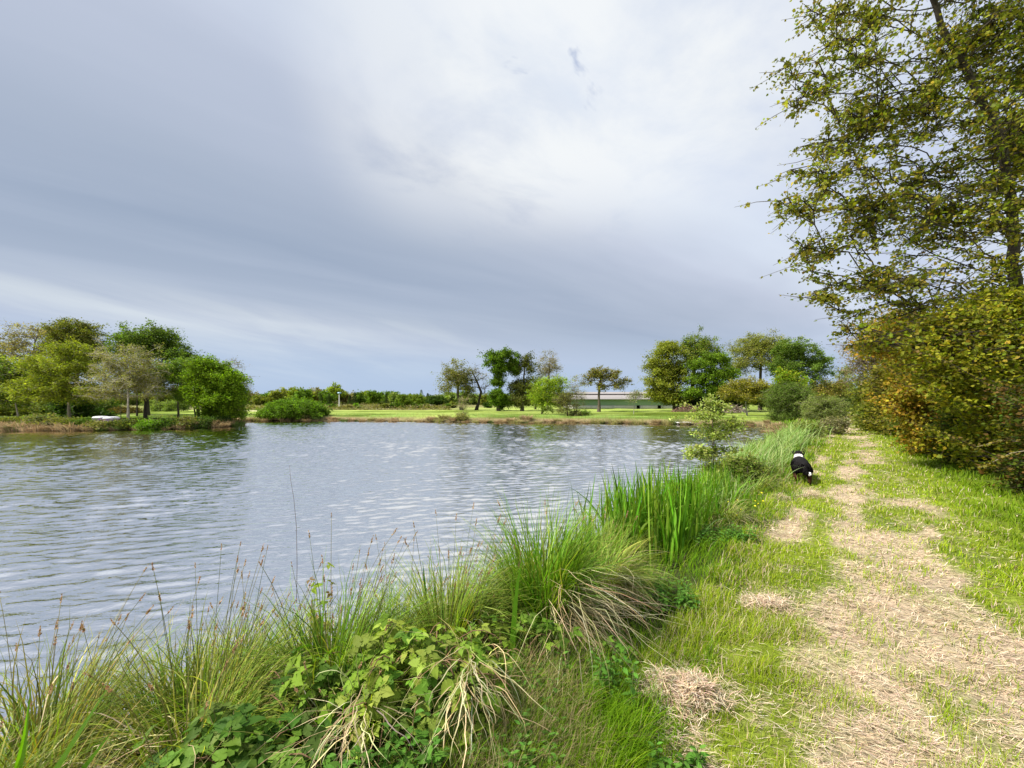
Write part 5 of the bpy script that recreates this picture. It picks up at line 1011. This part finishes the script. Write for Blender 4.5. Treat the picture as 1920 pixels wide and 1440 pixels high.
nettles(.06, 1.98, .26, .16, 44, .24, 'nettle patch in the lush grass below the largest tussock', NT_C, .045)
nettles(.50, 2.02, .10, .12, 14, .26, 'narrow nettle patch beside the dead skirt of the largest tussock', NT_C, .042)
nettles(-.95, 1.40, .16, .10, 12, .34, 'nettle patch in the lower left foreground', NT_C, .055)
nettles(.72, 1.62, .10, .08, 9, .13, 'small nettle patch on the mown edge below the straw heap', NT_C, .05)
nettles(.16, 1.62, .16, .10, 16, .17, 'small nettle patch at the bottom edge in the lush grass', NT_C, .04)

nettles(1.15, 3.05, .22, .20, 40, .20, 'leafy green weeds between the largest tussock and the iris bed', NT_C, .045)
nettles(2.35, 4.55, .40, .22, 60, .18, 'leafy green weeds in front of the iris bed', NT_C, .05)
nettles(-.05, 1.62, .14, .12, 22, .20, 'leafy green weeds in front of the hanging dead leaves', NT_C, .045)
iris(2.70, 5.75, 240, .86, 'loose group of iris leaves right of the iris bed', .42, .26, .022)
iris(3.75, 6.9, 200, .72, 'looser patch of iris leaves between the iris bed and the willow sapling', .5, .25, .022)
iris(.78, 3.85, 50, .62, 'few iris leaves among the pale rushes left of the iris bed', .2, .15, .02)
# heap of raked straw
def hay_heap(x, y, rx, ry, h, n, label):
    z = hz1(x, y); G = Geo(); a = rng.random(n) * 6.28; r = rng.random(n) ** .6
    wob = 1 + .9 * (fbm(np.cos(a) * 2 + x * 7, np.sin(a) * 2 + y * 5, 2) - .5); r2 = np.where(rng.random(n) < .15, r * 1.6, r) * wob
    X = x + rx * r2 * np.cos(a); Y = y + ry * r2 * np.sin(a); Z = z + h * (1 - r ** 2) * (.25 + 1.5 * fbm(X * 9 + 7, Y * 9, 2)) * (.6 + .8 * rng.random(n)) * (.6 + .8 * fbm(X * 14, Y * 14, 2))
    az = rng.random(n) * 6.28
    blades(G, np.stack([X, Y, Z], -1), az, rng.uniform(.04, .13, n), .0034 * rng.uniform(.6, 1.4, n), rng.uniform(.7, 1.5, n), rng.uniform(1.4, 2.5, n), pal(n, DEADC + [(.60, .48, .34)], [.3, .25, .2, .15, .1], .25), 5, prof=4, drift=.9)
    tag(G.build('straw_heap', M_HAY, None, (x, y, z)), label, 'straw heap')
hay_heap(.90, 2.05, .19, .12, .085, 2300, 'rounded heap of pale raked straw beside the largest tussock')
hay_heap(1.93, 2.95, .22, .12, .06, 700, 'flat clump of straw and dark thatch left of the bare track')
hay_heap(4.95, 6.35, .30, .16, .08, 700, 'low clump of straw on the grass in front of the dog')
hay_heap(4.35, 6.2, .24, .16, .06, 500, 'low clump of straw on the edge of the bank behind the dog')
hay_heap(.95, 1.45, .16, .10, .05, 500, 'thin clump of straw at the bottom edge')

# buttercups
GP = Geo(); a = np.arange(5) * 2 * np.pi / 5; leaves(GP, np.zeros((5, 3)), np.stack([np.cos(a), np.sin(a), np.full(5, .35)], -1), np.tile([0, 0, 1.], (5, 1)), .013, (BUSHLEAF[0] * [1, 1.4, 1], BUSHLEAF[1]), (.85, .72, .02))
GS = Geo(); tubes(GS, [[0, 0, -.24]], [[0, 0, 0]], .0012, .001, (.12, .2, .04), 4)
pt = GP.build('petals', vmat('petal', .4, .4, .2)); sm_ = GS.build('stem', M_BLADE)
for i in range(26):
    u = rng.normal(6.6, .55) if i < 22 else rng.uniform(3, 9); v = rng.normal(-1.0, .16); x, y = XY(u, v); z = hz1(x, y) + rng.uniform(.14, .26)
    e = empty('buttercup', (x, y, z), 'small yellow buttercup on the bank left of the track near the dog', 'flower', 'buttercups on the bank'); e.scale = (1.15,) * 3
    a, b = (pt, sm_) if i == 0 else (pt.copy(), sm_.copy())
    if i: COL.objects.link(a); COL.objects.link(b)
    a.parent = e; b.parent = e; a.rotation_euler = (rng.normal(0, .4), rng.normal(0, .4), rng.random() * 6)
# one tall dry stalk against the water
Y = 2.5; pts = [np.array([xw(p[0], Y), Y, zw(p[1], Y)]) for p in [(556, 1130), (557, 1060), (556, 990), (551, 935), (545, 900), (543, 872)]]
G = Geo(); polytube(G, pts, np.linspace(.0016, .0007, 6), (.14, .09, .06), 4); tag(G.build('stalk', M_DRY, None, tuple(pts[0])), 'single long thin dry stalk standing above the olive tussock against the water', 'stalk')

# ------------------------------------------------------------------ the dog, seen from behind as it walks off along the track
def dog(x, y, rz):
    z = hz1(x, y)
    J = {  # joints: position (x right, y forward, z up), radius
        'pel': ((0, -.27, .385), .125), 'loin': ((0, -.10, .385), .118), 'rib': ((0, .08, .375), .135), 'cst': ((0, .22, .37), .135), 'nk': ((0, .31, .45), .095), 'nk2': ((0, .35, .51), .085),
        'hd': ((0, .41, .555), .092), 'br': ((0, .48, .545), .06), 'mz': ((0, .54, .52), .042), 'ns': ((0, .59, .515), .032),
        'tl1': ((.0, -.39, .40), .040), 'tl2': ((.01, -.45, .33), .042), 'tl3': ((.04, -.47, .26), .040), 'tl4': ((.085, -.47, .245), .032), 'tl5': ((.115, -.47, .27), .022)}
    E = [('pel', 'loin'), ('loin', 'rib'), ('rib', 'cst'), ('cst', 'nk'), ('nk', 'nk2'), ('nk2', 'hd'), ('hd', 'br'), ('br', 'mz'), ('mz', 'ns'), ('pel', 'tl1'), ('tl1', 'tl2'), ('tl2', 'tl3'), ('tl3', 'tl4'), ('tl4', 'tl5')]
    for s, sx, off, lift in (('L', -1, .10, 0.), ('R', 1, -.10, 0.)):     # hind: left one forward, right one back
        J.update({'th' + s: ((sx * .085, -.26 + off * .2, .30), .090), 'kn' + s: ((sx * .10, -.18 + off * .7, .215), .058), 'hk' + s: ((sx * .10, -.33 + off * .9, .125), .033), 'pa' + s: ((sx * .10, -.30 + off * 1.1, .040), .030), 'to' + s: ((sx * .10, -.25 + off * 1.1, .022), .026)})
        E += [('pel', 'th' + s), ('th' + s, 'kn' + s), ('kn' + s, 'hk' + s), ('hk' + s, 'pa' + s), ('pa' + s, 'to' + s)]
        o2 = -off
        J.update({'sh' + s: ((sx * .085, .22 + o2 * .2, .31), .075), 'el' + s: ((sx * .095, .17 + o2 * .7, .215), .046), 'wr' + s: ((sx * .095, .20 + o2 * 1.1, .11), .033), 'fp' + s: ((sx * .095, .20 + o2 * 1.2, .035), .030), 'ft' + s: ((sx * .095, .25 + o2 * 1.2, .022), .026)})
        E += [('cst', 'sh' + s), ('sh' + s, 'el' + s), ('el' + s, 'wr' + s), ('wr' + s, 'fp' + s), ('fp' + s, 'ft' + s)]
    names = list(J); me = bpy.data.meshes.new('dog_skeleton'); me.from_pydata([J[k][0] for k in names], [(names.index(a), names.index(b)) for a, b in E], [])
    tmp = bpy.data.objects.new('dog_tmp', me); COL.objects.link(tmp); md = tmp.modifiers.new('s', 'SKIN'); md.use_smooth_shade = True
    for i, k in enumerate(names): me.skin_vertices[0].data[i].radius = (J[k][1],) * 2
    me.skin_vertices[0].data[0].use_root = True
    sb = tmp.modifiers.new('u', 'SUBSURF'); sb.levels = 2; sb.render_levels = 2
    dg = bpy.context.evaluated_depsgraph_get(); me2 = bpy.data.meshes.new_from_object(tmp.evaluated_get(dg)); bpy.data.objects.remove(tmp)
    n = len(me2.vertices); V = np.empty(n * 3, np.float32); me2.vertices.foreach_get('co', V); V = V.reshape(-1, 3).astype(float)
    Nn = np.empty(n * 3, np.float32); me2.vertices.foreach_get('normal', Nn); Nn = Nn.reshape(-1, 3)
    def coat(V):
        c = np.tile([.010, .009, .009], (len(V), 1)); X, Y, Z = V.T
        rust = (Z < .20) & (Z > .07) & (np.abs(Y + .26) < .3); c[rust] = (.045, .018, .009); c[(Z < .07)] = (.03, .016, .010)
        fr = (Z < .19) & (Y > 0); c[fr] = (.04, .017, .009)
        wh = (Y > .20) & (Y < .37) & (Z > .52 - .3 * np.abs(X)) & (Z < .556) & (np.abs(X) < .058) | ((Y > .25) & (Y < .38) & (X < -.05) & (Z > .47) & (Z < .54)); c[wh] = (.78, .76, .73)
        tw = (X > .068) & (Y < -.425) & (Z > .20) & (Z < .33); c[tw] = (.80, .78, .76); bl = (Y > .52) & (np.abs(X) < .02); c[bl & (Z > .51)] = (.6, .58, .55); c[(Y > .61)] = (.01, .01, .01)
        return c
    mf = vmat('dog_coat', .8, .08); e_name = 'dog'
    at = me2.color_attributes.new('Col', 'FLOAT_COLOR', 'POINT'); at.data.foreach_set('color', np.concatenate([coat(V), np.ones((n, 1))], 1).astype(np.float32).ravel()); me2.materials.clear(); me2.materials.append(mf)
    root = empty('dog', (x, y, z), 'black dog with a white collar patch and white tail tip walking away', 'dog', None, rz)
    b = bpy.data.objects.new('body', me2); COL.objects.link(b); b.parent = root
    for p in me2.polygons: p.use_smooth = True
    # coat: short overlapping tufts
    polys = np.array([p.vertices[:] if len(p.vertices) == 4 else list(p.vertices) + [p.vertices[0]] for p in me2.polygons]); m = 9000; area = np.array([p.area for p in me2.polygons]); pi = rng.choice(len(polys), m, p=area / area.sum())
    w = rng.random((m, 4)); w /= w.sum(1, keepdims=True); P = (V[polys[pi]] * w[..., None]).sum(1); N = nrm((Nn[polys[pi]] * w[..., None]).sum(1))
    D = nrm(N * .45 + np.array([0, -.75, -.6])); G = Geo(); fl = (.016 + .028 * sm(.15, .3, P[:, 2])) * np.where(P[:, 2] > .5, .6, 1.0)
    leaves(G, P - N * .003, D, N + rng.normal(0, .3, (m, 3)), fl * rng.uniform(.6, 1.3, m), LONG, coat(P) * np.exp(rng.normal(0, .25, (m, 1)))); G.build('coat', mf, root)
    for sx in (-1, 1):                                # hanging ears
        G = Geo(); prof = [(0, .016, 0), (.02, .032, .006), (.045, .036, .008), (.075, .026, .006), (.095, .008, .002)]
        V2 = []
        for q, wd, th in prof:
            for a in np.linspace(0, 2 * np.pi, 10, endpoint=False): V2.append((sx * (.080 + .022 * math.sin(q * 30) + (th + .006) * math.cos(a)), .405 + wd * math.sin(a), .618 - q))
        i = (np.arange(4) * 10)[:, None]; j = np.arange(10)[None]; j2 = (j + 1) % 10; G.add(V2, [np.stack([i + j, i + j2, i + 10 + j2, i + 10 + j], -1).reshape(-1, 4), np.arange(10)[None], np.arange(40, 50)[None]], (.012, .010, .010)); G.build('ear', mf, root, smooth=True)
        G = Geo(); a, bb = np.meshgrid(np.linspace(0, np.pi, 6), np.linspace(0, 2 * np.pi, 8, endpoint=False), indexing='ij'); S = np.stack([np.sin(a) * np.cos(bb), np.sin(a) * np.sin(bb), np.cos(a)], -1).reshape(-1, 3) * .009 + [sx * .035, .515, .568]
        i = (np.arange(5) * 8)[:, None]; j = np.arange(8)[None]; j2 = (j + 1) % 8; G.add(S, [np.stack([i + j, i + j2, i + 8 + j2, i + 8 + j], -1).reshape(-1, 4)], (.02, .012, .008)); G.build('eye', mf, root, smooth=True)
    return root
dd = dog(5.80, 7.72, -math.atan2(.50, .83)); dd.scale = (.96, .96, .92)
